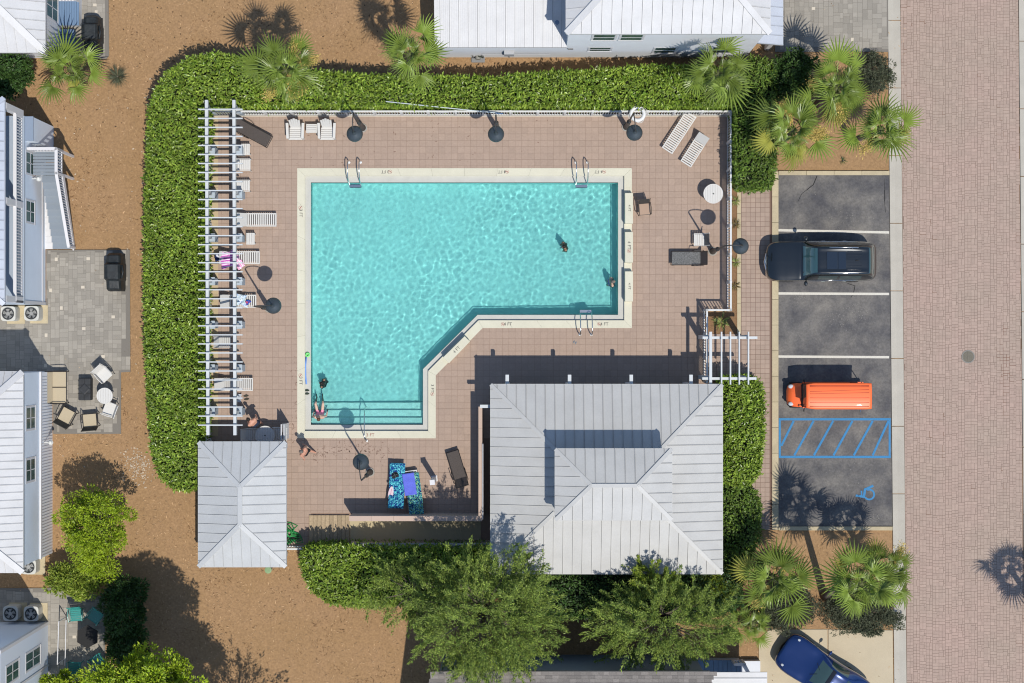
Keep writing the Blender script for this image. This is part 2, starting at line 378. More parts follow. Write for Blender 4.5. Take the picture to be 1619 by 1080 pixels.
# manhole
t = thing('manhole_cover', 'round grey green manhole cover set in the brick road', 'manhole', (*g2(1531, 564), -.04))
part(t, 'rim', G().lathe([(.30, 0), (.30, .016), (.25, .016), (.25, 0)], n=32), M('manhole_rim', S(150,146,138), .8, fine=.15))
gb = G().lathe([(.245, -.01), (.245, .012), (.0, .012)], n=32)
for i in range(-3, 4): gb.box(-.17, i*.055-.012, .012, .17, i*.055+.012, .018)
gb.box(-.02, -.2, .018, .02, .2, .022); part(t, 'lid', gb, M('manhole_lid', S(126,120,106), .7, fine=.2))
# driveway, patios, footpath
drive = M('driveway_concrete', S(214,198,168), .9, var=.05, vscale=1, fine=.05, fscale=30, objrand=.02)
t = thing('concrete_driveway', 'beige concrete driveway under the blue car at the bottom', 'driveway', (*g2(1310, 1060), -.05))
part(t, 'slab', G().prism(region((1214, 998), (1222, 995.5), (1308.6, 995.5), (1308.6, 1300), (1200, 1300), (1200, 1012)), -.2, -.02), drive, world=True)
part(t, 'slab', G().prism(region((1310, 995.5), (1411.5, 997), (1415, 1300), (1310, 1300)), -.2, -.02), drive, world=True)
gp_base = M('patio_joint', S(140,134,125), .95)
def patio(name, poly, label, seed, pitch=.2, holes=None):
    random.seed(seed)
    t = thing(name, label, 'patio', (*g2(*poly[0]), -.05))
    P = region(*poly); part(t, 'bedding', G().prism(P, -.16, -.008), gp_base, world=True)
    xs = [p[0] for p in P]; ys = [p[1] for p in P]; R = []; Z = []
    for q in ashlar(min(xs), min(ys), max(xs), max(ys), pitch*2, .009):
        if all(inpoly(u, v, P) for u, v in ((q[0], q[1]), (q[2], q[1]), (q[2], q[3]), (q[0], q[3]))): R.append(q); Z.append(random.uniform(-.004, .001))
    o = obj('paver_field', boxes('paver_field', np.array(R)-np.array([t.location.x, t.location.y]*2), -.0, np.array(Z)+.05, M('grey_paver', S(172,165,153), .88, island=.15, fine=.08, fscale=30, var=.05, vscale=1)), t)
    o['kind'] = 'stuff'; return t
lp = M('light_paver', S(228,216,196), .8)
def lpav(t, pts, w=5.5, h=4.5):
    for i, (x, y) in enumerate(pts):
        a, b = (w, h) if i % 2 == 0 else (h, w)
        c = g2(x, y); part(t, 'pale_paver', G().box(c[0]-a/PX/2, c[1]-b/PX/2, -.01, c[0]+a/PX/2, c[1]+b/PX/2, .008), lp, world=True)  # single pavers of a paler colour
p1 = patio('paver_patio', [(73, 395), (205, 395), (206, 588), (191, 589), (191, 686), (84, 686), (84, 600), (-60, 600), (-60, 480), (73, 480)], 'grey paver patio with outdoor chairs and covered grill, left edge', 3)
lpav(p1, [(131, 454), (97, 487), (179, 501), (73, 530), (139.5, 409), (89, 410), (132.5, 519.5), (80, 459), (163, 563.5), (72, 578)])
p2 = patio('paver_patio', [(68, -60), (171, -60), (172, 88), (168, 93), (68, 93)], 'grey paver patio with covered grill in the top left corner', 4)
lpav(p2, [(150, 8), (152, 19)])
p3 = patio('paver_patio', [(-60, 930), (112, 930), (165, 945), (168, 1140), (-60, 1140)], 'shaded grey patio with green chairs at the bottom left', 5)
lpav(p3, [(117.5, 1007), (97.5, 1048.5)])
p4 = patio('paver_driveway', [(1236, -80), (1404, -80), (1405.5, 82), (1225, 82)], 'grey paver driveway in the top right beside the house', 6, .22)
lpav(p4, [(1286, 13.5), (1347.5, 62.5)])
# footpath
fj = M('footpath_joint', S(138,112,98), .95); fpm = M('footpath_paver', S(186,163,146), .85, island=.08, var=.06, vscale=1.2, fine=.06)
t = thing('footpath', 'pinkish paver footpath between the pool fence and parking bays', 'footpath', (*g2(1172, 560), -.02))
P1 = region((1172, 293), (1220, 293), (1220, 838), (1172, 838)); P2 = region((1103, 529), (1172, 529), (1172, 603), (1103, 603))
R = []; pt = 7.5/PX
part(t, 'bedding', G().prism(P1, -.15, -.008), fj, world=True); part(t, 'bedding', G().prism(P2, -.15, -.008), fj, world=True)
for P in (P1, P2):
    xs = [p[0] for p in P]; ys = [p[1] for p in P]
    nx = round((max(xs)-min(xs))/pt); ny = round((max(ys)-min(ys))/pt)
    for i in range(nx):
        for j in range(ny): R.append((min(xs)+i*pt+.007, min(ys)+j*pt+.007, min(xs)+(i+1)*pt-.007, min(ys)+(j+1)*pt-.007))
o = obj('paver_field', boxes('paver_field', np.array(R)-np.array([t.location.x, t.location.y]*2), .0, .02+np.random.uniform(-.003, .002, len(R)), fpm), t); o['kind'] = 'stuff'
t = thing('path_edging', 'narrow beige concrete edging beside the footpath planting strip', 'kerb', (*g2(1168, 400), 0))
slabs(t, 'edging_stone', (1165.5, 290), (1165.5, 528), (6, 0), 5, -.12, .01, kerbm)
soil = G().prism(region((1151, 290), (1165.5, 290), (1165.5, 528), (1117, 528), (1117, 495), (1151, 495)), -.12, -.035)
struct('planting_strip', soil, M('strip_mulch', S(150,116,84), .95, fine=.4, fscale=30, bump=.8, bscale=40))

# ---------------------------------------------------------------- pool deck
PO = [(470,266),(999,266),(999,518.8),(763,518.8),(689,593.4),(689,693),(470,693)]
PM = [(482,278),(987,278),(987,506.5),(756.5,506.5),(677,586.7),(677,681.5),(482,681.5)]
PI = [(491,288),(977.5,288),(977.5,497.8),(755,497.8),(668.5,583.8),(668.5,672),(491,672)]
DECK = [[(333,180),(1151,180),(1151,266),(333,266)], [(333,266),(470,266),(470,693),(333,693)], [(999,266),(1151,266),(1151,492),(999,492)],
        [(999,492),(1114,492),(1114,606),(999,606)], [(763,518.8),(999,518.8),(999,693),(689,693),(689,593.4)], [(333,693),(492,693),(492,866),(333,866)], [(492,693),(760,693),(760,811),(492,811)]]
gb = G()
for P in DECK+[[(999,606),(1143,606),(1143,900),(999,900)], [(760,693),(999,693),(999,900),(760,900)], [(492,811),(760,811),(760,866),(492,866)]]: gb.prism([g2(*p) for p in P], -.2, -.012)
deck = struct('pool_deck', gb, M('deck_joint', S(164,138,120), .95))
dk = M('deck_paver', S(191,167,149), .88, col2=S(185,161,143), var=.045, vscale=.6, fine=.055, fscale=10, island=.03, cell=(10.1/PX, 10.1/PX, .5, .5), cellv=.034)
pt = 10.1/PX; pieces = []
for P in DECK:
    C = [g2(*p) for p in P]; xs = [p[0] for p in C]; ys = [p[1] for p in C]
    for i in range(math.floor(min(xs)/pt)-1, math.ceil(max(xs)/pt)+1):
        for j in range(math.floor(min(ys)/pt)-1, math.ceil(max(ys)/pt)+1):
            cx, cy = i*pt, j*pt; q = [(cx-pt/2+.004, cy-pt/2+.004), (cx+pt/2-.004, cy-pt/2+.004), (cx+pt/2-.004, cy+pt/2-.004), (cx-pt/2+.004, cy+pt/2-.004)]
            q = clip_convex(q, C)
            if len(q) >= 3 and area(q) > .004: pieces.append(q)
full = [q for q in pieces if area(q) > .95*(pt-.01)**2]; rest = [q for q in pieces if area(q) <= .95*(pt-.01)**2]
full.sort(key=lambda q: math.hypot(q[0][0], q[0][1])); 
pm_ = G().box(-pt/2+.004, -pt/2+.004, -.02, pt/2-.004, pt/2-.004, 0).mesh('paver', dk)
for q in full[:290]:
    o = obj('paver', pm_, deck, ((q[0][0]+q[2][0])/2, (q[0][1]+q[2][1])/2, random.uniform(-.002, .002)))
gb = G()
for q in full[290:]+rest: gb.prism(q, -.02, random.uniform(-.002, .002))
o = part(deck, 'paver_field', gb, dk); o['kind'] = 'stuff'
# pale concrete strip along the left fence and the white kerb under the north fence
slt = thing('concrete_strip', 'sand coloured concrete strip under the long white pergola', 'edging', (*g2(339, 430), 0))
slabs(slt, 'strip_slab', (333.5, 184), (333.5, 690), (11.5, 0), 9, -.05, .012, M('strip_concrete', S(205,184,148), .9, fine=.08, objrand=.04))
n = 170; t = np.random.uniform(0, 1, n); P = np.column_stack([495+t*125, 722-14*np.sin(t*3.0)+np.random.normal(0, 4+6*t, n)])
P = np.vstack([P, np.column_stack([np.random.normal(466, 5, 46), np.random.uniform(560, 700, 46)]), np.column_stack([np.random.uniform(460, 900, 60), np.random.uniform(190, 262, 60)])])
Q = np.array([[*g2(a, b), .0042] for a, b in P]); D = np.random.normal(0, 1, (len(Q), 3))*[1, 1, 0]
o = obj('wet_marks', leaves('wet_marks', Q, D, np.random.uniform(.04, .16, len(Q)), M('wet_deck', S(150,122,104), .5), .8)); o['kind'] = 'stuff'
for v in (o.data.vertices): v.co.z = .0045
# wet marks: footprints and hair cracks stay out of geometry; a few dark stains
# ---------------------------------------------------------------- pool
pool = thing('swimming_pool', 'L shaped swimming pool with cream coping and turquoise water', 'pool', (*g2(730, 430), 0))
cream = M('cream_coping', S(234,229,205), .75, var=.03, vscale=2, fine=.04, fscale=30, objrand=.03)
gutm = M('gutter_white', S(214,212,202), .7, var=.05, vscale=2, fine=.05)
plast = M('pool_plaster', (.60,.80,.775), .8, var=.05, vscale=.8, fine=.03)
nseg = [10, 5, 5, 3, 2, 4, 8]
for i in range(7):
    a, b = PO[i], PO[(i+1)%7]; c, d = PM[i], PM[(i+1)%7]
    for k in range(nseg[i]):
        e_ = .09/math.dist(a, b); t0 = k/nseg[i]+e_; t1 = (k+1)/nseg[i]-e_
        q = [(a[0]+(b[0]-a[0])*t0, a[1]+(b[1]-a[1])*t0), (a[0]+(b[0]-a[0])*t1, a[1]+(b[1]-a[1])*t1), (c[0]+(d[0]-c[0])*t1, c[1]+(d[1]-c[1])*t1), (c[0]+(d[0]-c[0])*t0, c[1]+(d[1]-c[1])*t0)]
        part(pool, 'coping_stone', G().prism([g2(*p) for p in q], -.3, .012), cream, world=True)
    c, d = PM[i], PM[(i+1)%7]; e, f = PI[i], PI[(i+1)%7]
    part(pool, 'gutter_edge', G().prism([g2(*p) for p in (c, d, f, e)], -1.7, -.13), gutm, world=True)
# raised starting blocks on the right side and one on the diagonal
for q in ([(988.3,305),(1000.8,305),(1000.8,353.3),(988.3,353.3)], [(988.3,366.7),(1000.8,366.7),(1000.8,415),(988.3,415)], [(988.3,429),(1000.8,429),(1000.8,476.7),(988.3,476.7)],
          [(734.5,531.5),(743,540),(709.5,574.5),(700.5,565)]):
    q = [((x-CX)*(1-.4/HC)+CX, (y-CY)*(1-.4/HC)+CY) for x, y in q]
    part(pool, 'starting_block', G().prism([g2(*p) for p in q], -.1, .38), cream, world=True, bevel=.012)
# shell: floor that slopes gently, walls, steps
def shrink(P, e):  # inset pool-inside polygon by e px (orthogonal edges, cheap)
    cx, cy = 700, 400; return P
zf = lambda x, y: -1.0-.32*min(1, max(0, (x+9)/13))
gb = G(); PIg = [g2(*p) for p in PI]
NX = 30
x0 = PIg[0][0]-.05; x1 = PIg[1][0]+.05; y1 = PIg[0][1]+.05; y0 = g2(0, 672)[1]-.05
gb2 = []
for i in range(NX):
    for j in range(NX):
        q = [(x0+(x1-x0)*(i+a)/NX, y0+(y1-y0)*(j+b)/NX) for a, b in ((0,0),(1,0),(1,1),(0,1))]
        gb.add([(x, y, zf(x, y)) for x, y in q], [(0,1,2,3)])
fl = part(pool, 'pool_floor', gb, plast, world=True); fl.cycles.is_caustics_receiver = True
gb = G()
for i in range(7):
    a, b = PIg[i], PIg[(i+1)%7]; d = Vector((b[0]-a[0], b[1]-a[1])).normalized(); n_ = Vector((d.y, -d.x))
    # pool polygon runs clockwise in the world, so the inside is to the right of d
    e = .006; A = (a[0]+n_.x*e, a[1]+n_.y*e); B = (b[0]+n_.x*e, b[1]+n_.y*e)
    gb.add([(A[0],A[1],-1.6),(B[0],B[1],-1.6),(B[0],B[1],-.19),(A[0],A[1],-.19)], [(0,1,2,3)])
w = part(pool, 'pool_wall', gb, plast, world=True); w.cycles.is_caustics_receiver = True
tile = M('waterline_tile', S(40,88,96), .3)
gb = G()
for i in range(7):
    a, b = PIg[i], PIg[(i+1)%7]; d = Vector((b[0]-a[0], b[1]-a[1])).normalized(); n_ = Vector((d.y, -d.x)); e = .012
    A = (a[0]+n_.x*e, a[1]+n_.y*e); B = (b[0]+n_.x*e, b[1]+n_.y*e)
    gb.add([(A[0],A[1],-.34),(B[0],B[1],-.34),(B[0],B[1],-.135),(A[0],A[1],-.135)], [(0,1,2,3)])
part(pool, 'waterline_tile', gb, tile, world=True)
stepm = M('pool_step_plaster', (.80,.88,.84), .8, fine=.10, fscale=12)
for k, (ya, yb, z) in enumerate(((661, 671.7, -.36), (649.3, 661, -.58), (637.6, 649.3, -.80))):
    a = g2(491.3, ya); b = g2(668.2, yb)
    s_ = part(pool, 'pool_step', G().box(a[0], b[1], -1.5, b[0], a[1], z), stepm, world=True); s_.cycles.is_caustics_receiver = True
# water: one wavy sheet (waves bend the sunlight on to the floor)
wm = bpy.data.materials.new('pool_water'); wm.use_nodes = True; nt = wm.node_tree; nt.nodes.clear()
r_ = nt.nodes.new('ShaderNodeBsdfRefraction'); r_.inputs['IOR'].default_value = 1.33; r_.inputs['Roughness'].default_value = 0; r_.inputs['Color'].default_value = (.62,.905,.895,1)
gl = nt.nodes.new('ShaderNodeBsdfGlossy'); gl.inputs['Roughness'].default_value = .08
mx = nt.nodes.new('ShaderNodeMixShader'); fr = nt.nodes.new('ShaderNodeFresnel'); fr.inputs[0].default_value = 1.33; o_ = nt.nodes.new('ShaderNodeOutputMaterial')
nt.links.new(fr.outputs[0], mx.inputs[0]); nt.links.new(r_.outputs[0], mx.inputs[1]); nt.links.new(gl.outputs[0], mx.inputs[2]); nt.links.new(mx.outputs[0], o_.inputs[0])
cs = .05; xs = np.arange(x0-.1, x1+.1, cs); ys = np.arange(y0-.1, y1+.1, cs)
X, Y = np.meshgrid(xs, ys, indexing='ij')
def lattice(X, Y, s, seed):
    """smooth value noise"""
    rs = np.random.RandomState(seed); T = rs.uniform(-1, 1, (256, 256)); x = X*s+50; y = Y*s+50
    xi = np.floor(x).astype(int); yi = np.floor(y).astype(int); u = x-xi; v = y-yi
    u = u*u*u*(u*(u*6-15)+10); v = v*v*v*(v*(v*6-15)+10)
    f = lambda a, b: T[(xi+a) % 256, (yi+b) % 256]
    return (f(0,0)*(1-u)+f(1,0)*u)*(1-v)+(f(0,1)*(1-u)+f(1,1)*u)*v
rot = lambda a: (X*math.cos(a)+Y*math.sin(a), -X*math.sin(a)+Y*math.cos(a))
Z = -.185+.0
amp = .75+.45*lattice(X, Y, .35, 11)
for (a, s, sd, an) in ((.005, 1.3, 1, .3), (.0045, 2.9, 2, 1.1), (.0066, 4.9, 3, 2.0), (.0034, 7.6, 4, .7)):
    U, V_ = rot(an); Z = Z+.88*a*lattice(U, V_*1.25, s, sd)*amp
nx, ny = X.shape
P = np.column_stack([X.ravel(), Y.ravel(), Z.ravel()])
idx = np.arange(nx*ny).reshape(nx, ny); F = np.stack([idx[:-1,:-1], idx[1:,:-1], idx[1:,1:], idx[:-1,1:]], -1).reshape(-1, 4)
cxs = (X[:-1,:-1]+cs/2).ravel(); cys = (Y[:-1,:-1]+cs/2).ravel()
PE = [(PI[0][0]-4,PI[0][1]-4),(PI[1][0]+4,PI[1][1]-4),(PI[2][0]+4,PI[2][1]+4),(PI[3][0]+1.5,PI[3][1]+4),(PI[4][0]+4,PI[4][1]+1.5),(PI[5][0]+4,PI[5][1]+4),(PI[6][0]-4,PI[6][1]+4)]
PE = [g2(*p) for p in PE]
keep = np.array([inpoly(a, b, PE) for a, b in zip(cxs, cys)])
water = obj('water', np_mesh('water', P, F[keep], wm, True)); water['kind'] = 'structure'; water.cycles.is_caustics_caster = True
# ---------------------------------------------------------------- pool details
def text_part(T, s, px, py, size, rot, mat, z=.016, name='depth_marking'):
    cu = bpy.data.curves.new('txt', 'FONT'); cu.body = s; cu.size = size; cu.align_x = 'CENTER'; cu.align_y = 'CENTER'; cu.resolution_u = 2
    to = bpy.data.objects.new('txt', cu); me = bpy.data.meshes.new_from_object(to); bpy.data.objects.remove(to)
    me.materials.clear(); me.materials.append(mat); x, y = g2(px, py, z)
    o = obj(name, me, T, (x-T.location.x, y-T.location.y, z-T.location.z), rot); return o
ink = M('marking_ink', (.06,.06,.06), .8); redink = M('marking_ink_red', (.28,.08,.06), .8)
def no_dive(T, px, py, rot, z=.016):
    gb = G(); r0, r1 = .085, .075; vs = []
    for k in range(24):
        a = 2*math.pi*k/24
        vs += [(r0*math.cos(a), r0*math.sin(a), 0), (r1*math.cos(a), r1*math.sin(a), 0)]
    gb.add(vs, [(2*k, 2*((k+1)%24), 2*((k+1)%24)+1, 2*k+1) for k in range(24)])
    gb.add([(-.07,.05,0),(-.055,.065,0),(.07,-.05,0),(.055,-.065,0)], [(0,1,2,3)][::-1])
    gb.add([(-.05,-.01,.001),(.03,.025,.001),(.035,.01,.001),(-.045,-.03,.001)], [(3,2,1,0)])
    o = part(T, 'no_diving_mark', gb, M('marking_red', (.35,.12,.10), .8)); x, y = g2(px, py, z)
    o.location = (x-T.location.x, y-T.location.y, z-T.location.z); o.rotation_euler = (0,0,rot)
R90 = math.pi/2
for s, x, y, r, ico in (('3 FT', 609, 271.5, math.pi, (617, 271.5)), ('4 FT', 793.5, 271.5, math.pi, (801.5, 271.5)), ('4 FT', 946.5, 271.5, math.pi, (955, 271.5)),
                        ('3 FT', 475.5, 337, -R90, (475, 328.5)), ('3 FT', 475.5, 602, -R90, (475, 593.5)), ('4 FT', 803, 512.6, 0, (795, 512.6)),
                        ('4 FT', 955.5, 512.6, 0, (947.5, 512.6)), ('3 FT', 683.5, 614, -R90, (683.5, 623))):
    text_part(pool, s, x, y, .2, r, ink); no_dive(pool, ico[0], ico[1], r)
text_part(pool, '3 FT', 585.5, 688, .2, 0, redink)
text_part(pool, '4 FT', 994.5, 388, .2, -R90, ink, .385); no_dive(pool, 994.5, 397, 0, .385)
text_part(pool, '4 FT', 995, 329, .16, -R90, ink, .385); text_part(pool, '4 FT', 995, 452.5, .16, -R90, ink, .385)
text_part(pool, '4 FT', 722, 553, .2, math.radians(45), ink, .385)
steel = M('stainless_steel', (.62,.64,.63), .22, metal=1.0)
def ladder(px, py, d, label):
    """px,py = pool edge on the water side, d=+1: pool lies south of the edge"""
    x, y = g2(px, py); t = thing('pool_ladder', label, 'pool ladder', (x, y, 0), 0 if d > 0 else math.pi, 'steel pool ladders')
    for s in (-1, 1):
        X = s*.26; pts = [(X, .92, 0), (X, .95, .35), (X, .9, .62), (X, .74, .74), (X, .5, .74), (X, .22, .62), (X, .06, .4), (X, -.04, .05), (X, -.1, -.3), (X, -.1, -.75)]
        part(t, 'handrail', G().tube(pts, .024, 8), steel, smooth=True)
        part(t, 'rail_foot', G().lathe([(.07, 0), (.06, .03), (.03, .05)], (X, .92, .012), 14), M('white_plastic', (.75,.75,.73), .5), smooth=True)
    for z in (-.12, -.42): part(t, 'tread', G().box(-.26, -.2, z-.015, .26, -.08, z+.015), steel)
ladder(561, 289, 1, 'steel pool ladder on the north edge nearer the pergola')
ladder(919.5, 289, 1, 'steel pool ladder on the north edge near the right corner')
ladder(926, 497, -1, 'steel pool ladder on the south edge facing the pavilion')
x, y = g2(580, 697); t = thing('stair_handrail', 'single steel handrail over the pool entry steps', 'handrail', (x, y, 0))
pts = [(0, 0, 0), (0, .02, .55), (-.02, .14, .8), (-.04, .32, .84), (-.06, 1.0, .62), (-.08, 1.45, .3), (-.08, 1.52, -.1), (-.08, 1.5, -.8)]
part(t, 'rail', G().tube(pts, .022, 8), steel, smooth=True); part(t, 'rail_foot', G().lathe([(.07, 0), (.05, .03), (.03, .05)], (0, 0, .0), 14), MATS['white_plastic'], smooth=True)

# ---------------------------------------------------------------- roofs and buildings
def roof_m(name, c, rough=.5, objr=.008): return M(name, c, rough, var=.055, vscale=1.1, objrand=objr, fine=.03, fscale=14, spec=.4, detail=8)
def roof_face(roof, P, spacing, mat, name='roof_panel', phase=0.0, rib=.030, lift=.02, seam=.011, ribs=0, root=None):
    """P: planar 3d polygon whose first edge is the eave; standing seam panels run up the slope"""
    P = [Vector(p) for p in P]; u = (P[1]-P[0]).normalized(); n = (P[1]-P[0]).cross(P[2]-P[1]).normalized()
    if n.z < 0: n = -n
    v = n.cross(u).normalized()
    if (P[2]-P[0]).dot(v) < 0: v = -v
    Q = [((p-P[0]).dot(u), (p-P[0]).dot(v)) for p in P]; W0 = min(q[0] for q in Q); W1 = max(q[0] for q in Q)
    off = root
    k = W0+phase
    if phase > 0: k -= spacing
    while k < W1:
        q = clip(clip(Q, -1, 0, -(k+seam/2)), 1, 0, k+spacing-seam/2)
        if len(q) >= 3 and area(q) > .004:
            gb = G(); W = lambda p, z: P[0]+u*p[0]+v*p[1]+n*z
            m = len(q); gb.add([W(p, 0) for p in q]+[W(p, lift) for p in q], [tuple(range(m, 2*m))]+[(i, (i+1)%m, m+(i+1)%m, m+i) for i in range(m)])
            for j in range(ribs+1):
                a = k+seam/2+.001+(spacing-seam)*j/(ribs+1); wr = .018 if j == 0 else .012; hr = rib if j == 0 else rib*.4
                c = clip(clip(Q, -1, 0, -a), 1, 0, a+wr)
                if len(c) >= 3 and area(c) > .001:
                    m = len(c); gb.add([W(p, lift) for p in c]+[W(p, lift+hr) for p in c], [tuple(range(m, 2*m))]+[(i, (i+1)%m, m+(i+1)%m, m+i) for i in range(m)])
            o = obj(name, gb.mesh(name, mat, off), roof)
        k += spacing
def capbar(roof, a, b, mat, root, w=.16, h=.05, name='ridge_cap'):
    gb = G(); a = Vector(a); b = Vector(b); gb.beam(a+Vector((0,0,.035)), b+Vector((0,0,.035)), w, h)
    obj(name, gb.mesh(name, mat, root), roof)
def hip_roof(T, x0, y0, x1, y1, h, slope, mat, deckm, spacing=.41, ribs=0, cap=.16, top=None, thick=.14, fascia=None, phase=.2):
    """world rect; ridge along the longer side; top: (x0,y0,x1,y1) cut by an upper tier"""
    root = T.location.copy()
    if top: rx0, ry0, rx1, ry1 = top; hz = h+slope*min(rx0-x0, y1-ry1, x1-rx1, ry0-y0); A, B, C_, D = (rx0,ry0,hz),(rx1,ry0,hz),(rx1,ry1,hz),(rx0,ry1,hz)
    elif x1-x0 > y1-y0: d = (y1-y0)/2; hz = h+slope*d; A = D = (x0+d, y0+d, hz); B = C_ = (x1-d, y0+d, hz)
    else: d = (x1-x0)/2; hz = h+slope*d; A = B = (x0+d, y0+d, hz); C_ = D = (x0+d, y1-d, hz)
    a, b, c, d_ = (x0,y0,h),(x1,y0,h),(x1,y1,h),(x0,y1,h)
    gb = G(); V = [a,b,c,d_,A,B,C_,D]; e = .0
    lo = [(p[0],p[1],p[2]-thick) for p in (a,b,c,d_)]
    gb.add(V+lo, [(0,1,5,4),(1,2,6,5),(2,3,7,6),(3,0,4,7),(4,5,6,7),(0,8,9,1),(1,9,10,2),(2,10,11,3),(3,11,8,0),(8,11,10,9)])
    roof = obj('roof', gb.mesh('roof', deckm, root), T)
    def dd(L):
        out = []
        for p in L:
            if not out or (Vector(p)-Vector(out[-1])).length > 1e-4: out.append(p)
        return out
    for face in ((a,b,B,A),(b,c,C_,B),(c,d_,D,C_),(d_,a,A,D)): roof_face(roof, dd(list(face)), spacing, mat, phase=phase, ribs=ribs, root=root)
    for p, q in ((a,A),(b,B),(c,C_),(d_,D)): capbar(roof, p, q, mat, root, cap)
    if not top:
        if Vector(A) != Vector(B): capbar(roof, A, B, mat, root, cap)
        elif Vector(B) != Vector(C_): capbar(roof, B, C_, mat, root, cap)
    fm = fascia or mat
    for p, q in ((a,b),(b,c),(c,d_),(d_,a)):
        p = Vector(p); q = Vector(q); dr = (q-p).normalized(); o_ = Vector((dr.y, -dr.x, 0))*.012
        obj('gutter', G().beam(p+o_+Vector((0,0,-.06)), q+o_+Vector((0,0,-.06)), .03, .15).mesh('gutter', fm, root), roof)
    return roof, hz
rdark = M('roof_underlay', S(160,158,158), .8)
rwhite = roof_m('roof_metal_pale', S(207,206,202))
rwhite2 = roof_m('roof_metal_white', S(226,225,224)); rblue = roof_m('roof_metal_bluish', S(205,211,222))
wtrim = M('white_trim', S(240,238,238), .55, fine=.03); wbeam = M('white_beam', S(222,226,226), .55, fine=.04)
# main pavilion
ea = g2(776, 907, 2.84); eb = g2(1142, 608, 2.84)
ua = g2(878, 822, 5.05); ub = g2(1062, 710, 5.05)
T = thing('pool_pavilion', 'large pavilion with two tiered pale metal hip roof beside the pool', 'pavilion', ((ea[0]+eb[0])/2, (ea[1]+eb[1])/2, 0))
ins = min(ua[0]-ea[0], eb[1]-ub[1])+.35; 
tp = (ua[0]+.3, ua[1]+.3, ub[0]-.3, ub[1]-.3)
hip_d = .42
# lower tier: frustum whose faces share one slope
m_ = 2.75
tp = (ea[0]+m_, ea[1]+m_, eb[0]-m_, eb[1]-m_)
hip_roof(T, ea[0], ea[1], eb[0], eb[1], 2.84, .30, rwhite, rdark, .415, top=tp)
hip_roof(T, ua[0], ua[1], ub[0], ub[1], 5.05, .34, rwhite, rdark, .415, phase=.3)
wallm = M('stucco_pale', S(214,206,196), .85, fine=.05)
part(T, 'clerestory_wall', G().box(tp[0]+.05, tp[1]+.05, 3.4, tp[2]-.05, tp[3]-.05, 4.92), wallm, world=True)
x0_, y0_, x1_, y1_ = ea[0]+.6, ea[1]+.6, eb[0]-.6, eb[1]-.6
part(T, 'wall', G().box(x0_+2.5, y0_+.3, 0, x1_-.2, y1_-3.4, 2.65), wallm, world=True)
for i in range(4):
    px = (802, 900, 997, 1091)[i]; x, y = g2(px, 601, 2.2)
    part(T, 'column', G().box(x-.1, y-.35, 0, x+.1, y-.15, 2.7), wtrim, world=True)
    yy = g2(px, 592.5, 2.55)[1]; part(T, 'beam_end', G().box(x-.075, yy-1.6, 2.42, x+.075, yy, 2.6), wbeam, world=True)
for py in (700, 790): 
    x, y = g2(790, py, 2.2); part(T, 'column', G().box(x-.1, y-.1, 0, x+.1, y+.1, 2.7), wtrim, world=True)
x, y = g2(759, 642.5, 2.4); part(T, 'beam', G().box(x, y-.07, 2.3, x+1.2, y+.07, 2.45), wbeam, world=True)
# small pavilion
sa = g2(314, 896, 2.0); sb = g2(452, 699, 2.0)
T = thing('shade_shelter', 'smaller shelter with pale metal hip roof at the pool corner', 'shelter', ((sa[0]+sb[0])/2, (sa[1]+sb[1])/2, 0))
hip_roof(T, sa[0], sa[1], sb[0], sb[1], 2.0, .30, roof_m('roof_metal_grey', S(205,207,207)), rdark, .41, phase=.28, cap=.2)
for x, y in ((sa[0]+.3, sa[1]+.3), (sb[0]-.3, sa[1]+.3), (sa[0]+.3, sb[1]-.3), (sb[0]-.3, sb[1]-.3)):
    part(T, 'column', G().box(x-.09, y-.09, 0, x+.09, y+.09, 1.88), wtrim, world=True)
x, y = sb[0]-.2, sb[1]; part(T, 'trellis_post', G().box(x-.1, y+.05, 0, x-.06, y+.75, 1.5).box(x+.02, y+.05, 0, x+.06, y+.75, 1.5), wtrim, world=True)

def window(T, face, a, b, z0, z1, y_or_x, mat_f, mull=1, out=1, glass=None):
    """window on a wall: face 'E' (normal +x at x=y_or_x, a..b along y) or 'S' (normal -y) or 'N'"""
    root = T.location; gl_ = glass or GLASS('window_glass', (.05,.10,.09))
    def bx(gb, u0, v0, u1, v1, d0, d1):
        if face == 'E': gb.box(y_or_x+d0, u0, v0, y_or_x+d1, u1, v1)
        elif face == 'S': gb.box(u0, y_or_x-d1, v0, u1, y_or_x-d0, v1)
        else: gb.box(u0, y_or_x+d0, v0, u1, y_or_x+d1, v1)
    gb = G(); bx(gb, a-.09, z0-.1, b+.09, z0, .002, .024); bx(gb, a-.09, z1, b+.09, z1+.1, .002, .012)
    bx(gb, a-.09, z0, a, z1, .002, .012); bx(gb, b, z0, b+.09, z1, .002, .012)
    for k in range(mull): 
        c = a+(b-a)*(k+1)/(mull+1); bx(gb, c-.02, z0, c+.02, z1, .002, .010)
    bx(gb, a, (z0+z1)/2-.04, b, (z0+z1)/2+.04, .002, .010)
    w = obj('window', gb.mesh('window', mat_f, root), T)
    for k in range(mull+1):
        c0 = a+(b-a)*k/(mull+1); c1 = a+(b-a)*(k+1)/(mull+1)
        for z_, zz_ in ((z0, (z0+z1)/2), ((z0+z1)/2, z1)):
            gb = G(); bx(gb, c0+.02, z_+.02, c1-.02, zz_-.02, .001, .006); obj('pane', gb.mesh('pane', gl_, root), w)
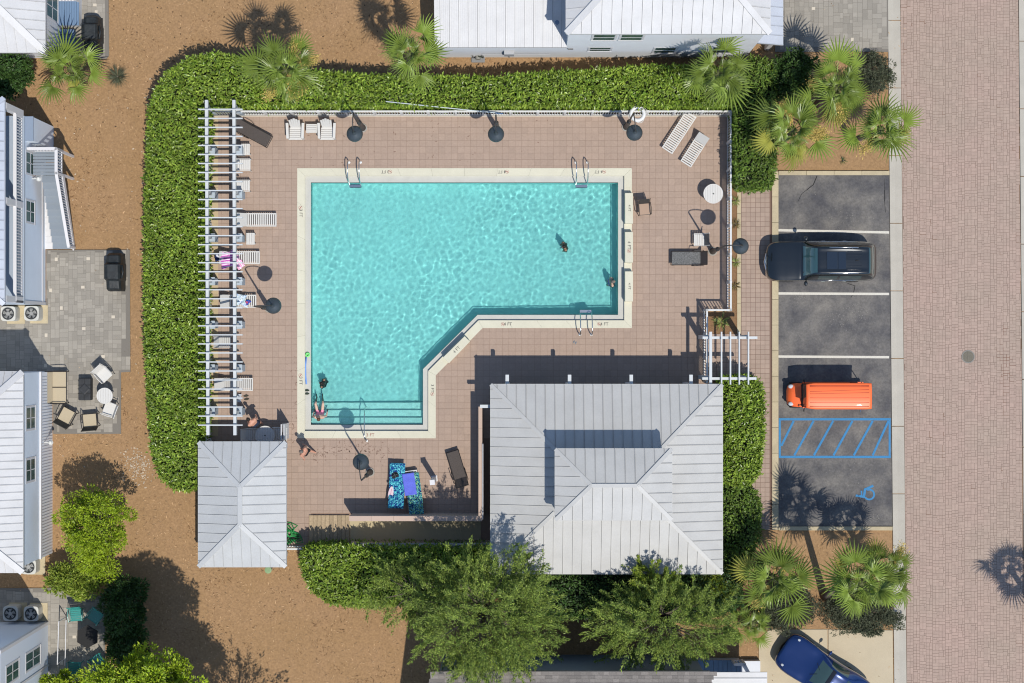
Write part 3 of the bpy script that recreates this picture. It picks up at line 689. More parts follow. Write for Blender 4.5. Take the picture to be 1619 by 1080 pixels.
# house at the top
T = thing('white_house', 'white house with ribbed and hipped metal roofs at the top', 'house', (*g2(950, -100), 0))
L0 = g2(693.5, 90)[0]; GY = g2(0, 90)[1]; XR = g2(1179, 90)[0]; XM = g2(892.5, 90)[0]; FAR = GY+16
wallw = M('siding_white', S(240,242,246), .75, fine=.03, var=.03, vscale=1)
def siding(T, x0, x1, z0, z1, y, mat, pitch=.18, face='S', name='siding_board'):
    root = T.location; n_ = int((z1-z0)/pitch)
    gb = G()
    for i in range(n_):
        z = z0+i*pitch
        if face == 'S': gb.add([(x0,y-.022,z),(x1,y-.022,z),(x1,y-.004,z+pitch),(x0,y-.004,z+pitch),(x0,y-.0,z),(x1,y,z)], [(0,1,2,3),(4,5,1,0)])
        else: gb.add([(y+.022,x0,z),(y+.022,x1,z),(y+.004,x1,z+pitch),(y+.004,x0,z+pitch),(y,x0,z),(y,x1,z)], [(0,1,2,3),(4,5,1,0)])
    o = obj('siding', gb.mesh('siding', mat, root), T); o['kind'] = 'stuff'
part(T, 'wall', G().box(L0, GY, -.1, XM, FAR, 2.62), wallw, world=True)
part(T, 'wall', G().box(XM+.002, GY, -.1, XR, FAR, 5.75), wallw, world=True)
siding(T, L0, XR, 0, 2.6, GY, wallw); siding(T, XM, XR, 2.6, 5.7, GY, wallw)
root = T.location
# lower ribbed shed roof
ey = GY-.08; sl = .22
base = [(L0-.05, ey, 2.7), (XM, ey, 2.7), (XM, ey+11, 2.7+11*sl), (L0-.05, ey+11, 2.7+11*sl)]
gb = G().add(base+[(p[0], p[1], p[2]-.12) for p in base], [(0,1,2,3),(7,6,5,4),(0,4,5,1),(1,5,6,2),(2,6,7,3),(3,7,4,0)])
rf = obj('roof', gb.mesh('roof', rdark, root), T)
roof_face(rf, base, .405, rwhite2, ribs=4, root=root, phase=.25)
obj('vent_pipe', G().lathe([(.07, 0), (.07, .3), (.1, .32), (.0, .33)], (0,0,0), 12).mesh('vent_pipe', M('vent_metal', S(120,140,165), .5)), rf, Vector((*g2(880.5, 37, 3.1), 3.0))-Vector(root))
# upper hip roof
ha = g2(900, 53, 5.85); hb = g2(1217, 53, 5.85)
hip_roof(T, XM-.12, ha[1], XR+.13, ha[1]+12, 5.85, .52, rwhite2, rdark, .415, cap=.26, phase=.2)
# lower porch roof on the right
pr = g2(1238, 72, 2.6); pb = g2(1190, 70, 2.6)
prp = [(pr[0], pr[1], 2.6), (pr[0], pr[1]+12, 2.6), (XR, pr[1]+12, 3.1), (XR, pr[1], 3.1)]
gb = G().add(prp+[(p[0], p[1], p[2]-.12) for p in prp], [(0,1,2,3),(7,6,5,4),(0,4,5,1),(1,5,6,2),(2,6,7,3),(3,7,4,0)])
rf = obj('roof', gb.mesh('roof', rdark, root), T); roof_face(rf, prp, .41, rblue, root=root)
for py in (76, -60): 
    x, y = g2(1212, py); part(T, 'porch_post', G().box(x-.1, y-.1, 0, x+.1, y+.1, 2.5), wtrim, world=True)
part(T, 'porch_beam', G().box(XR, g2(0, 76)[1]-.08, 2.3, pr[0]-.1, g2(0, 76)[1]+.08, 2.48), wtrim, world=True)
for px, z0, z1, w_ in ((955, 4.0, 5.2, .9), (998.5, 4.0, 5.2, .9), (948.5, 1.5, 2.35, .9), (1051, 1.1, 2.3, .9), (1142, 1.1, 2.3, .9)):
    x = g2(px, 60, (z0+z1)/2)[0]; window(T, 'S', x-w_/2, x+w_/2, z0, z1, GY-.022, wtrim, 0)
x, y = g2(805, 81, 1.2); part(T, 'meter_box', G().box(x-.22, GY-.2, 1.2, x+.22, GY-.02, 1.7).tube([(x-1.2, GY-.06, .9), (x+1.8, GY-.06, .9)], .03, 6).tube([(x, GY-.06, .2), (x, GY-.06, 1.2)], .03, 6), M('grey_utility', S(190,190,190), .6), world=True)
x = g2(901, 72, 1.5)[0]; part(T, 'vent', G().box(x-.12, GY-.08, 2.1, x+.12, GY-.02, 2.25), M('vent_grey', S(150,150,150), .7), world=True)
T2 = thing('hose_reel', 'small garden tap and hose reel against the white house wall', 'hose reel', (*g2(756, 92), 0))
part(T2, 'reel', G().lathe([(.12, -.12), (.12, .12), (.2, .12), (.2, .15), (0, .15)], (0, 0, .35), 16, 'y'), M('reel_grey', S(160,158,150), .6)); part(T2, 'frame', G().box(-.25, -.02, 0, -.2, .03, .6).box(.2, -.02, 0, .25, .03, .6).box(-.3, -.2, 0, .3, .1, .04), M('vent_grey', S(150,150,150), .7))
part(T2, 'hose', G().tube([(.1+.14*math.cos(a), .0+.03*math.sin(3*a), .35+.14*math.sin(a)) for a in np.linspace(0, 6.1, 18)], .03, 6), M('hose_dark', (.04,.05,.04), .6))

def railing(T, pts, h0, h1, mat, step=.125, balw=.035, capw=.1, posts=1.25, capm=None, low=.08):
    """pts: world xyz floor line; returns nothing, adds rails, posts and every baluster as parts"""
    root = T.location; cap = G(); bot = G(); bm = {}
    for a, b in zip(pts[:-1], pts[1:]):
        a = Vector(a); b = Vector(b); L = (b-a).length; ang = math.atan2(b.y-a.y, b.x-a.x)
        cap.beam(a+Vector((0,0,h1)), b+Vector((0,0,h1)), capw, .05); bot.beam(a+Vector((0,0,h0)), b+Vector((0,0,h0)), .05, .05)
        n_ = max(1, int(L/step)); me = G().box(-balw/2, -balw/2, 0, balw/2, balw/2, h1-h0-.05).mesh('baluster', mat)
        for i in range(1, n_):
            p = a+(b-a)*(i/n_); obj('baluster', me, T, p-root+Vector((0,0,h0+.02)), ang)
        k = max(1, round(L/posts)); pme = G().box(-.05, -.05, 0, .05, .05, h1+.04).mesh('post', mat)
        for i in range(k+1):
            p = a+(b-a)*(i/k); obj('post', pme, T, p-root, ang)
    obj('top_rail', cap.mesh('top_rail', capm or mat, root), T); obj('bottom_rail', bot.mesh('bottom_rail', mat, root), T)
# house top left
bw = M('siding_blue', (.70,.77,.85), .8, fine=.03, var=.03, vscale=1)
T = thing('corner_house', 'white house with metal hip roof in the top left corner', 'house', (*g2(-60, 20), 0))
cx1, cy0 = g2(71, 82.5, 3.0)
gyw = g2(0, 91)[1]; part(T, 'wall', G().box(cx1-14, gyw+.02, -.1, cx1-.15, gyw+14, 2.9), wallw, world=True); siding(T, cx1-14, cx1-.15, 0, 2.7, gyw, wallw)
hip_roof(T, cx1-14, cy0, cx1, cy0+15, 3.0, .5, rwhite2, rdark, .41, cap=.3, phase=.1)
wx = cx1-.15; ya = g2(0, 40)[1]; yb = g2(0, 4)[1]
window(T, 'E', ya, yb, .6, 2.2, wx, wtrim, 1)
T = thing('side_porch', 'small blue boarded porch with white railing beside the corner house', 'porch', (*g2(104, 22), 0))
bd = M('porch_board_blue', S(122,150,182), .8, objrand=.06); a = g2(83, 40, .5); b = g2(125, 0, .5)
n_ = 11
for i in range(n_): part(T, 'deck_board', G().box(a[0]+(b[0]-a[0])*i/n_, a[1], .44, a[0]+(b[0]-a[0])*(i+1)/n_-.012, b[1]+2, .5), bd, world=True)
part(T, 'porch_skirt', G().box(a[0], a[1]+.02, -.05, b[0]-.02, b[1]+1.98, .43), wallw, world=True)
railing(T, [(a[0]+.05, b[1]-.05, .5), (b[0]-.03, b[1]-.05, .5)], .1, .9, wtrim)
part(T, 'corner_post', G().box(a[0]-.05, a[1]-.1, 0, a[0]+.08, a[1]+.04, 2.4).beam((a[0], a[1], 2.3), (a[0], b[1]+1, 2.3), .1, .12), wtrim, world=True)
a = g2(85, 68, .2); b = g2(118, 45, .2)
for i in range(3): part(T, 'step', G().box(a[0], a[1]+.2*i, -.05, b[0], a[1]+.2*(i+1)-.01, .08+.12*i), bd, world=True)

# house on the left with stairs
T = thing('blue_house', 'pale blue house with balcony railing and side stairs, left edge', 'house', (*g2(-120, 320), 0))
WX = -(738)/PX; yn = (540-200)/PX; ys_ = (540-482)/PX
part(T, 'wall', G().box(WX-14, ys_, -.1, WX, yn, 3.0), bw, world=True)
part(T, 'wall_extension', G().box(WX+.001, (540-236)/PX, -.1, WX+.36, yn, 2.96), bw, world=True)
part(T, 'ledge', G().box(WX+.0, (540-236)/PX, 2.961, WX+.38, yn+.02, 3.02), M('ledge_sun_dimmed', S(150,165,185), .8), world=True)  # top colour darkened to offset the sunlight falling on it
part(T, 'balcony_floor', G().box(WX-1.3, ys_-.03, 3.0, WX+.03, yn+.03, 3.12), M('ledge_grey', S(175,186,198), .8), world=True)
part(T, 'corner_board', G().box(WX-.002, yn-.12, -.1, WX+.03, yn+.02, 3.0).box(WX-.002, ys_-.02, -.1, WX+.03, ys_+.12, 3.0), wtrim, world=True)
part(T, 'belt_board', G().box(WX, ys_+.12, .35, WX+.025, yn-.13, .5), wtrim, world=True)
part(T, 'upper_wall', G().box(WX-14, ys_, 3.12, WX-1.3, yn, 5.4), bw, world=True)
rx1 = (6.5-CX)*(1-5.6/HC)/PX
rt = g2(0, 155, 5.6)[1]; rb = g2(0, 481, 5.6)[1]
hip_roof(T, rx1-16, rb, rx1, rt, 5.6, .5, rblue, rdark, .41, cap=.2)
railing(T, [(WX-.05, ys_+.05, 3.12), (WX-.05, yn-.05, 3.12)], .1, 1.02, wtrim, posts=50, capw=.14)
for py in (172, 320, 473):
    y = (540-py)*(1-4.5/HC)/PX; part(T, 'porch_column', G().box(WX-.28, y-.13, 3.12, WX-.0, y+.13, 5.42), wtrim, world=True)
for py in (256, 333):
    y = (540-py)*(1-2.8/HC)/PX; window(T, 'E', y-.45, y+.45, 1.6, 2.75, WX, wtrim, 1)
t2 = part(T, 'wall_light', G().beam((WX, 7.15, 1.9), (WX+.25, 7.15, 2.0), .04, .04).lathe([(.0, .1), (.06, .08), (.12, -.02), (.0, -.02)], (WX+.3, 7.15, 1.98), 12), M('lamp_white', S(240,240,235), .5), world=True)
T = thing('outdoor_stairs', 'grey outdoor stairs with white railing climbing beside the blue house', 'stairs', (*g2(95, 320), 0))
gb_ = M('stair_grey', S(148,158,168), .8, objrand=.05, fine=.06)
lx0 = WX+.36; lx1 = WX+1.3; zt = 1.9; yl0 = (540-278)/PX*.975; yl1 = (540-238)/PX*.975; yb_ = (540-394)/PX
n_ = 11
for i in range(n_):
    ya = yb_+(yl0-yb_)*i/n_; yb2 = yb_+(yl0-yb_)*(i+1)/n_; z = zt*(i+1)/(n_+1)
    part(T, 'tread', G().box(lx0+.02, ya+.0, z-.05, lx1, yb2+.02, z), gb_, world=True)
    part(T, 'riser', G().box(lx0+.02, ya+.01, z-zt/(n_+1), lx1, ya+.03, z-.052), wtrim, world=True)
    part(T, 'base_slab', G().box(WX+.0, ya+.004, -.05, lx0, yb2, .04), wtrim, world=True)
for i in range(8): part(T, 'deck_board', G().box(WX+.03, yl0+.02+(yl1-yl0)*i/8, zt-.05, lx1, yl0+(yl1-yl0)*(i+1)/8, zt), gb_, world=True)
part(T, 'landing_post', G().box(lx1-.1, yl1-.1, -.05, lx1, yl1, zt).box(lx1-.1, yl0, -.05, lx1, yl0+.1, zt-.06).box(lx1-.08, yb_, -.05, lx1-.02, yb_+.08, .2), wtrim, world=True)
part(T, 'stringer', G().beam((lx1+.03, yb_, .1), (lx1+.03, yl0, zt-.05), .05, .28), wtrim, world=True)
railing(T, [(WX+.1, yl1-.05, zt), (lx1+.02, yl1-.05, zt), (lx1+.02, yl0, zt), (lx1+.06, yb_+.05, .15)], .1, .92, wtrim, posts=20, capw=.13)
# house with white roof lower left
def belt_house(): pass
T = thing('white_roof_house', 'pale blue house with white metal roof beside the tan patio chairs', 'house', (*g2(-150, 740), 0))
WX2 = -727/PX; yn = (540-588)*.985/PX; ys_ = -(335)/PX
part(T, 'wall', G().box(WX2-14, ys_, .02, WX2-.06, yn, 4.1), bw, world=True)
part(T, 'lower_wall', G().box(WX2-13.9, ys_+.01, -.1, WX2+.0, yn-.01, 1.62), M('siding_pale', (.82,.84,.87), .8, fine=.04), world=True)
gb = G()
for i in range(60):
    y = ys_+.1+i*(yn-ys_-.2)/60; gb.box(WX2, y, 0, WX2+.014, y+.025, 1.6)
o = part(T, 'batten', gb, wtrim, world=True); o['kind'] = 'stuff'
part(T, 'belt_board', G().box(WX2-.05, ys_-.02, 1.62, WX2+.03, yn+.02, 1.76), wtrim, world=True)
e1 = g2(36, 588, 4.24); e0 = g2(36, 905, 4.24)
hip_roof(T, e1[0]-17, e0[1], e1[0], e1[1], 4.24, .5, rwhite2, rdark, .33, cap=.26, phase=.1)
for py in (661, 743):
    y = (540-py)*(1-3/HC)/PX; window(T, 'E', y-.46, y+.46, 2.35, 3.55, WX2-.06, wtrim, 1)
y = (540-699)*(1-1/HC)/PX; part(T, 'wall_light', G().beam((WX2, y, 1.2), (WX2+.28, y, 1.3), .04, .04).lathe([(.0, .1), (.06, .08), (.12, -.02), (.0, -.02)], (WX2+.3, y, 1.28), 12), MATS['lamp_white'], world=True)
# house bottom left
T = thing('grey_house', 'pale grey blue house corner behind green chairs at the bottom left', 'house', (*g2(-100, 1200), 0))
hx = -733.5/PX; hy = -443.5/PX
part(T, 'wall', G().box(hx-12, hy-12, -.1, hx, hy, 6.6), M('siding_grey', (.68,.73,.80), .8, fine=.03), world=True)
part(T, 'corner_board', G().box(hx-.12, hy-.001, -.05, hx+.02, hy+.02, 6.6).box(hx, hy-.12, -.05, hx+.02, hy-.002, 6.6).box(hx, hy-2.0, -.05, hx+.025, hy-1.9, 6.6), wtrim, world=True)
for yy in (-1.2, -2.9): window(T, 'E', hy+yy-.35, hy+yy+.35, 1.2, 3.2, hx, wtrim, 1)
window(T, 'E', hy-1.2-.35, hy-1.2+.35, 4.2, 5.8, hx, wtrim, 1)
# house at the bottom
T = thing('shingle_house', 'house with grey shingle roof partly cut by the bottom edge', 'house', (*g2(900, 1200), 0))
s0 = g2(685, 1062, 5.0); s1 = g2(1123, 1062, 5.0)
part(T, 'wall', G().box(s0[0]+.2, s0[1]-12, -.1, s1[0]-.1, s0[1]-.3, 4.85), M('siding_bluegrey', S(170,182,190), .8), world=True)  # one even blue-grey siding colour
shm = M('shingle', S(158,150,142), .95, island=.22, fine=.15, fscale=25)
part(T, 'roof', G().add([(s0[0], s0[1], 4.9), (s1[0], s1[1], 4.9), (s1[0], s1[1]-8, 8.1), (s0[0], s0[1]-8, 8.1), (s0[0], s0[1], 4.75), (s1[0], s0[1], 4.75), (s1[0], s0[1]-8, 7.95), (s0[0], s0[1]-8, 7.95)], [(0,3,2,1),(4,5,6,7),(0,1,5,4),(1,2,6,5),(2,3,7,6),(3,0,4,7)]), shm, world=True)
gb = G(); 
for r in range(6):
    y = s0[1]-.02-r*.14; x = s0[0]-random.random()*.2
    while x < s1[0]:
        w = random.uniform(.2, .34); z = 4.9+(s0[1]-y)*.4
        gb.add([(x, y, z+.018), (x+w-.01, y, z+.018), (x+w-.01, y-.17, z+.072), (x, y-.17, z+.072), (x, y, z), (x+w-.01, y, z)], [(0,3,2,1), (0,1,5,4)]); x += w
o = part(T, 'shingle', gb, shm, world=True); o['kind'] = 'stuff'
T = thing('porch_roof', 'white roofed side porch with blue floor boards beside the shingle house', 'porch', (*g2(1150, 1070), 0))
q0 = g2(1124, 1063, 3.0); q1 = g2(1213, 1063, 3.0)
part(T, 'roof', G().box(q0[0]+.0, q0[1]-4, 2.9, q1[0], q0[1], 3.0), rwhite2, world=True)
for i in range(3): part(T, 'roof_seam', G().box(q0[0], q0[1]-.28-i*.4, 3.0, q1[0], q0[1]-.25-i*.4, 3.05), rwhite2, world=True)
d0 = g2(1085, 1062, .6); d1 = g2(1172, 1044, .6)
for i in range(12): part(T, 'deck_board', G().box(d0[0]+(d1[0]-d0[0])*i/12, d0[1]-3, .54, d0[0]+(d1[0]-d0[0])*(i+1)/12-.012, d1[1], .6), bd, world=True)
part(T, 'porch_skirt', G().box(d0[0], d0[1]-3, -.05, d1[0]-.03, d1[1]-.02, .53), wallw, world=True)
railing(T, [(d1[0]+.02, d1[1]-.02, .55), (d1[0]+.35, d1[1]-.65, .55)], .1, .95, wtrim, capw=.12)
railing(T, [(d1[0]-.4, d1[1], .55), (d1[0]+.02, d1[1], .55)], .1, .95, wtrim, capw=.12)
part(T, 'step', G().box(d1[0], d1[1]-.7, -.05, d1[0]+.9, d1[1]-.1, .3), wallw, world=True)

# ---------------------------------------------------------------- pergola, arbour, fences, garden walls
T = thing('pergola', 'long white slatted pergola along the left side of the deck', 'pergola', (*g2(358, 430), 0))
H = 2.1; rootp = T.location
col_m = M('column_bluegrey', S(190,202,210), .8)
for i, (xa, xb) in enumerate(((326.8, 329.2), (370.2, 371.8))):
    a = g2(xa, 158.5, H-.12); b = g2(xb, 688, H-.12)
    gb = G().beam((*a, H-.14), (*b, H-.14), .13, .22); part(T, 'beam', gb, wbeam, world=True)
me = None
for k in range(36):
    py = 173.3+k*14.25; a = g2(313.8, py, H); b = g2(384.0, py, H)
    if me is None: me = G().beam((0, 0, 0), (b[0]-a[0], 0, 0), .05, .13).mesh('rafter', wbeam)
    obj('rafter', me, T, Vector((a[0], a[1], H+.035))-rootp)
cme = G().box(-.15, -.15, 0, .15, .15, .95).box(-.18, -.18, .95, .18, .18, 1.0).mesh('pedestal', col_m); pme = G().box(-.07, -.07, 0, .07, .07, .88).mesh('post', wbeam)
for py in (178, 241, 310, 378, 446, 514, 582, 650):
    for px in (340, 382.5):
        c = Vector((*g2(px, py), 0)); obj('pedestal', cme, T, c-rootp); 
        obj('post', pme, T, c-rootp+Vector((0,0,1.0)))
# arbour at the gate
T = thing('entry_arbor', 'small white arbor over the gate beside the footpath', 'arbor', (*g2(1140, 560), 0))
H = 2.57; roota = T.location
for ya, x0_, x1_ in ((534, 1110.5, 1197), (598.5, 1110, 1195.5)):
    a = g2(x0_, ya, H-.1); b = g2(x1_, ya, H-.1); part(T, 'beam', G().beam((*a, H-.1), (*b, H-.1), .11, .2), wbeam, world=True)
for i, x in enumerate((1123.3, 1140.5, 1154.6, 1168.6, 1183)):
    a = g2(x, 524.6, H+.06); b = g2(x, 608, H+.06); part(T, 'rafter', G().beam((*a, H+.08), (*b, H+.08), .12 if i == 0 else .06, .14), wbeam, world=True)
for px, py in ((1107, 533), (1169, 533), (1107, 596), (1164, 596)):
    c = g2(px, py); part(T, 'post', G().box(c[0]-.09, c[1]-.09, 0, c[0]+.09, c[1]+.09, H-.22), wbeam, world=True)
# fences
fw = M('fence_white', S(236,236,232), .6, fine=.03)
def fence(label, pts, h=1.12, step=.119, loc=None):
    P = [(*g2(*p), 0) for p in pts]
    T = thing('pool_fence', label, 'fence', P[0], 0, 'white fences round the pool'); railing(T, P, .1, h, fw, step=step, capw=.075, posts=1.22); return T
fence('white picket pool fence running along the top hedge', [(337, 182), (1149, 182)])
fence('white pool fence on the right beside the footpath and gate', [(1150, 183), (1150, 491), (1113, 491), (1113, 603)])
fence('white pool fence under the left pergola beside the tall hedge', [(333.5, 184), (333.5, 697)])
fence('short white fence between the shelter and bottom hedge', [(453, 863.5), (551, 863.5)], 1.0)
struct('deck_edge', G().box(*g2(337, 184.5), -.1, *g2(1149, 183), .04), M('edge_concrete', S(225,215,196), .85))
wcap = M('wall_cap', S(216,190,172), .85, fine=.05, objrand=.03); wface = M('garden_wall', S(196,184,172), .9, fine=.05)
T = thing('garden_wall', 'low rendered wall round the lounge area beside the pavilion', 'wall', (*g2(660, 815), 0))
a = g2(552, 824, 1.5); b = g2(762.5, 816, 1.5); c = g2(756.5, 643, 1.5)
part(T, 'wall', G().box(a[0], a[1]+.02, -.05, b[0]-.02, b[1]-.02, 1.44), wface, world=True); part(T, 'wall', G().box(c[0]+.02, b[1]-.018, -.05, b[0]-.02, c[1]-.02, 1.44), wface, world=True)
for i in range(6): part(T, 'cap_stone', G().box(a[0]+(b[0]-a[0])*i/6+.003, a[1], 1.441, a[0]+(b[0]-a[0])*(i+1)/6-.003, b[1], 1.5), wcap, world=True)
for i in range(5): part(T, 'cap_stone', G().box(c[0], b[1]+.004+(c[1]-b[1])*i/5, 1.441, b[0], b[1]+(c[1]-b[1])*(i+1)/5, 1.5), wcap, world=True)
T = thing('garden_wall', 'grey capped garden wall in shade above the bottom hedge', 'wall', (*g2(650, 861), 0))
a = g2(552, 866.5, 1.2); b = g2(775, 859, 1.2)
part(T, 'wall', G().box(a[0], a[1]+.02, -.05, b[0], b[1]-.02, 1.14), wface, world=True)
for i in range(5): part(T, 'cap_stone', G().box(a[0]+(b[0]-a[0])*i/5+.003, a[1], 1.141, a[0]+(b[0]-a[0])*(i+1)/5-.003, b[1], 1.2), M('cap_grey', S(205,200,196), .85), world=True)
T = thing('white_handrail', 'thin white handrail beside the wall and pavilion roof', 'handrail', (*g2(763, 760), 0))
a = g2(763.5, 702, 1.6); b = g2(763.5, 821, 1.6); x = b[0]
part(T, 'rail', G().tube([(x+.0, a[1], 1.6), (x+.0, b[1], 1.6)], .025, 8), wtrim, world=True)
for i in range(4):
    y = a[1]+(b[1]-a[1])*i/3; part(T, 'bracket', G().tube([(x, y, 1.6), (x-.04, y, 1.35), (x-.1, y, 1.3)], .015, 6), wtrim, world=True)
pw = G().prism(region((552.5, 824), (760, 824), (760, 862), (552.5, 862)), -.03, .002); struct('walkway', pw, M('walkway_concrete', S(206,190,152), .9, fine=.08))
T = thing('wooden_ramp', 'weathered wooden board ramp beside the low wall', 'ramp', (*g2(520, 835), 0))
wd = M('weathered_board', S(190,168,136), .85, objrand=.16, fine=.15, fscale=14)
for i in range(10):
    x0_ = 489+i*6.35; a = g2(x0_+.25, 862); b = g2(x0_+6.1, 814.5)
    part(T, 'board', G().box(a[0], a[1], .0, b[0], b[1], .09+random.uniform(-.006, .006)), wd, world=True)
# sign, ring, pole on the north fence
T = thing('fence_sign', 'blank grey white sign board tied to the top fence', 'sign', (*g2(701, 179), 0))
part(T, 'board', G().box(-.28, -.08, .55, .28, -.06, 1.15), M('sign_white', S(222,224,222), .6)); part(T, 'bracket', G().box(-.2, -.06, .6, -.16, .0, .64).box(.16, -.06, .6, .2, 0, .64), steel)
T = thing('life_ring', 'white life ring hung on the top fence beside a lamp', 'life ring', (*g2(1008, 180, 1.3), 1.25))
ring = G(); m_ = 28
prof = [(.29+.085*math.cos(a), .085*math.sin(a)) for a in np.linspace(0, 2*math.pi, 11)[:-1]]
ring.lathe(prof, (0, 0, .06), m_, close=True); part(T, 'ring', ring, M('ring_white', S(248,248,246), .5), smooth=True)
rp = [(.38*math.cos(a)*(1+.12*math.sin(4*a)), .38*math.sin(a)*(1+.12*math.sin(4*a)), .07) for a in np.linspace(0, 2*math.pi, 40)]
part(T, 'rope', G().tube(rp, .014, 5), M('rope_white', S(230,228,220), .8))
a = g(610, 160.5, 1.8); b = g(783, 178.5, 1.3)
T = thing('pool_pole', 'long thin white pool pole lying across hedge and top fence', 'pole', a)
part(T, 'pole', G().tube([a, b], .022, 6), M('pole_white', S(225,235,235), .5), world=True); part(T, 'grip', G().tube([b, Vector(b)+(Vector(b)-Vector(a)).normalized()*.35], .028, 6), M('pole_blue', S(90,120,160), .5), world=True)
# ---------------------------------------------------------------- vegetation
def LEAFM(name, c1, c2, rough=.45, tr=.25):
    if name in MATS: return MATS[name]
    m = M(name, c1, rough, island=.45, trans=tr, spec=.4, var=.2, vscale=1.3)
    nt = m.node_tree; N = nt.nodes; L = nt.links
    rgb = [n for n in N if n.type == 'RGB'][0]; geo = [n for n in N if n.type == 'NEW_GEOMETRY'][0]
    w = N.new('ShaderNodeTexWhiteNoise'); w.noise_dimensions = '1D'; L.new(geo.outputs['Random Per Island'], w.inputs['W'])
    r2 = N.new('ShaderNodeRGB'); r2.outputs[0].default_value = (*c2, 1)
    mx = N.new('ShaderNodeMix'); mx.data_type = 'RGBA'; L.new(w.outputs[0], mx.inputs[0]); dst = rgb.outputs[0].links[0].to_socket
    L.new(rgb.outputs[0], mx.inputs[6]); L.new(r2.outputs[0], mx.inputs[7]); L.new(mx.outputs[2], dst)
    return m
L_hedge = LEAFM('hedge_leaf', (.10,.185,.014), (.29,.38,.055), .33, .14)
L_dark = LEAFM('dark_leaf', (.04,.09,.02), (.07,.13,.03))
L_bright = LEAFM('bright_leaf', (.21,.32,.012), (.36,.44,.03))
L_lime = LEAFM('lime_leaf', (.17,.26,.03), (.33,.38,.06))
L_olive = LEAFM('olive_leaf', (.09,.155,.025), (.31,.385,.075), .5, .12)
L_grey = LEAFM('greygreen_leaf', (.07,.085,.045), (.12,.13,.08), .7)
core = M('core_shade', (.010,.014,.006), .95)  # near-black colour stands for the shade deep inside the hedges
bark = M('bark', (.16,.13,.10), .95, fine=.3, bump=.5)
def seg_noise(x, y): return mnoise.noise((x*1.3, y*1.3, 3.1))
def hedge(label, poly, h, mat, dens=330, size=(.105, .205), group='clipped hedges round the pool', z0=-.06, seed=1):
    """poly in photo px of the top outline"""
    rs = np.random.RandomState(seed); P = [g2(x, y, h) for x, y in poly]
    cx = sum(p[0] for p in P)/len(P); cy = sum(p[1] for p in P)/len(P)
    T = thing('hedge', label, 'hedge', (cx, cy, z0), 0, group)
    xs = [p[0] for p in P]; ys = [p[1] for p in P]; A = (max(xs)-min(xs))*(max(ys)-min(ys))
    n = int(A*dens); Q = np.column_stack([rs.uniform(min(xs), max(xs), n), rs.uniform(min(ys), max(ys), n)])
    k = np.array([inpoly(x, y, P) for x, y in Q]); Q = Q[k]; n = len(Q)
    # distance to the edge rounds the shoulder
    def edist(Q):
        d = np.full(len(Q), 9.0)
        for i in range(len(P)):
            a = np.array(P[i]); b = np.array(P[(i+1) % len(P)]); ab = b-a; t = np.clip(((Q-a)@ab)/(ab@ab), 0, 1)
            d = np.minimum(d, np.linalg.norm(Q-(a+t[:, None]*ab), axis=1))
        return d
    d = edist(Q); zt = h-.28*np.exp(-(d/.16)**1.3)+.10*lattice(Q[:, 0], Q[:, 1], 1.4, 5)+.05*lattice(Q[:, 0], Q[:, 1], 4, 6)
    depth = rs.uniform(0, 1, n)**1.2*.34
    PP = np.column_stack([Q, zt-depth]); D = rs.normal(0, 1, (n, 3)); D[:, 2] = np.abs(D[:, 2])*.55+.08
    # side leaves
    per = sum(math.dist(P[i], P[(i+1) % len(P)]) for i in range(len(P))); ns = []; nd = []
    for i in range(len(P)):
        a = np.array(P[i]); b = np.array(P[(i+1) % len(P)]); L_ = np.linalg.norm(b-a); m = int(L_*h*dens*.55)
        t = rs.uniform(0, 1, m)[:, None]; q = a+(b-a)*t; nn = np.array([b[1]-a[1], -(b[0]-a[0])])/L_
        mid = (a+b)/2+nn*.05
        if inpoly(mid[0], mid[1], P): nn = -nn
        z = rs.uniform(.05, h-.12, m); off = rs.normal(0, .06, m)+.02
        ns.append(np.column_stack([q+nn*off[:, None], z])); dd_ = rs.normal(0, .8, (m, 3)); dd_[:, :2] += nn*.8; dd_[:, 2] += .3; nd.append(dd_)
    PP = np.vstack([PP]+ns); D = np.vstack([D]+nd); Lg = rs.uniform(size[0], size[1], len(PP))
    o = obj('foliage', leaves('foliage', PP-np.array([cx, cy, z0]), D, Lg, mat), T); o['kind'] = 'stuff'
    gb = G(); sh = [(p[0]+(cx-p[0])*0, p[1]) for p in P]
    # near-black core prism, leaf-gap shade put in its colour, pulled in by 12 cm
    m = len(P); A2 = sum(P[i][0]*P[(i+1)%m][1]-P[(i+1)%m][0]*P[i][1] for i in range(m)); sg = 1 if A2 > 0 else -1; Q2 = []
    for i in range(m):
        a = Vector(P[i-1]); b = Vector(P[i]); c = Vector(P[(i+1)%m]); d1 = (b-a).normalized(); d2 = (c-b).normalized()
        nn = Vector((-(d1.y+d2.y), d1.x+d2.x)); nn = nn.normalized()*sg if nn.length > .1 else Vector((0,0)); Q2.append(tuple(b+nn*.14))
    part(T, 'dark_core', G().prism(Q2, z0, h-.42), core, world=True)
    return T
HW = [(237,175),(243,150),(262,118),(296,93),(340,86),(394,93),(408,118),(408,162),(322,163),(317,300),(317,694),(313,699),(313,766),(296,774),(272,770),(252,752),(241,715),(236,640),(231,560),(230,430),(230,330),(233,240)]
hedge('tall rounded hedge curving down the whole left side of the pool', HW, 1.85, L_hedge, 450, seed=2)
hedge('long leafy hedge behind the top pool fence', [(408,103),(470,112),(540,117),(600,122),(700,122),(780,125),(860,116),(940,113),(1010,107),(1090,106),(1160,108),(1160,162),(408,162)], 1.85, L_hedge, 450, seed=3)
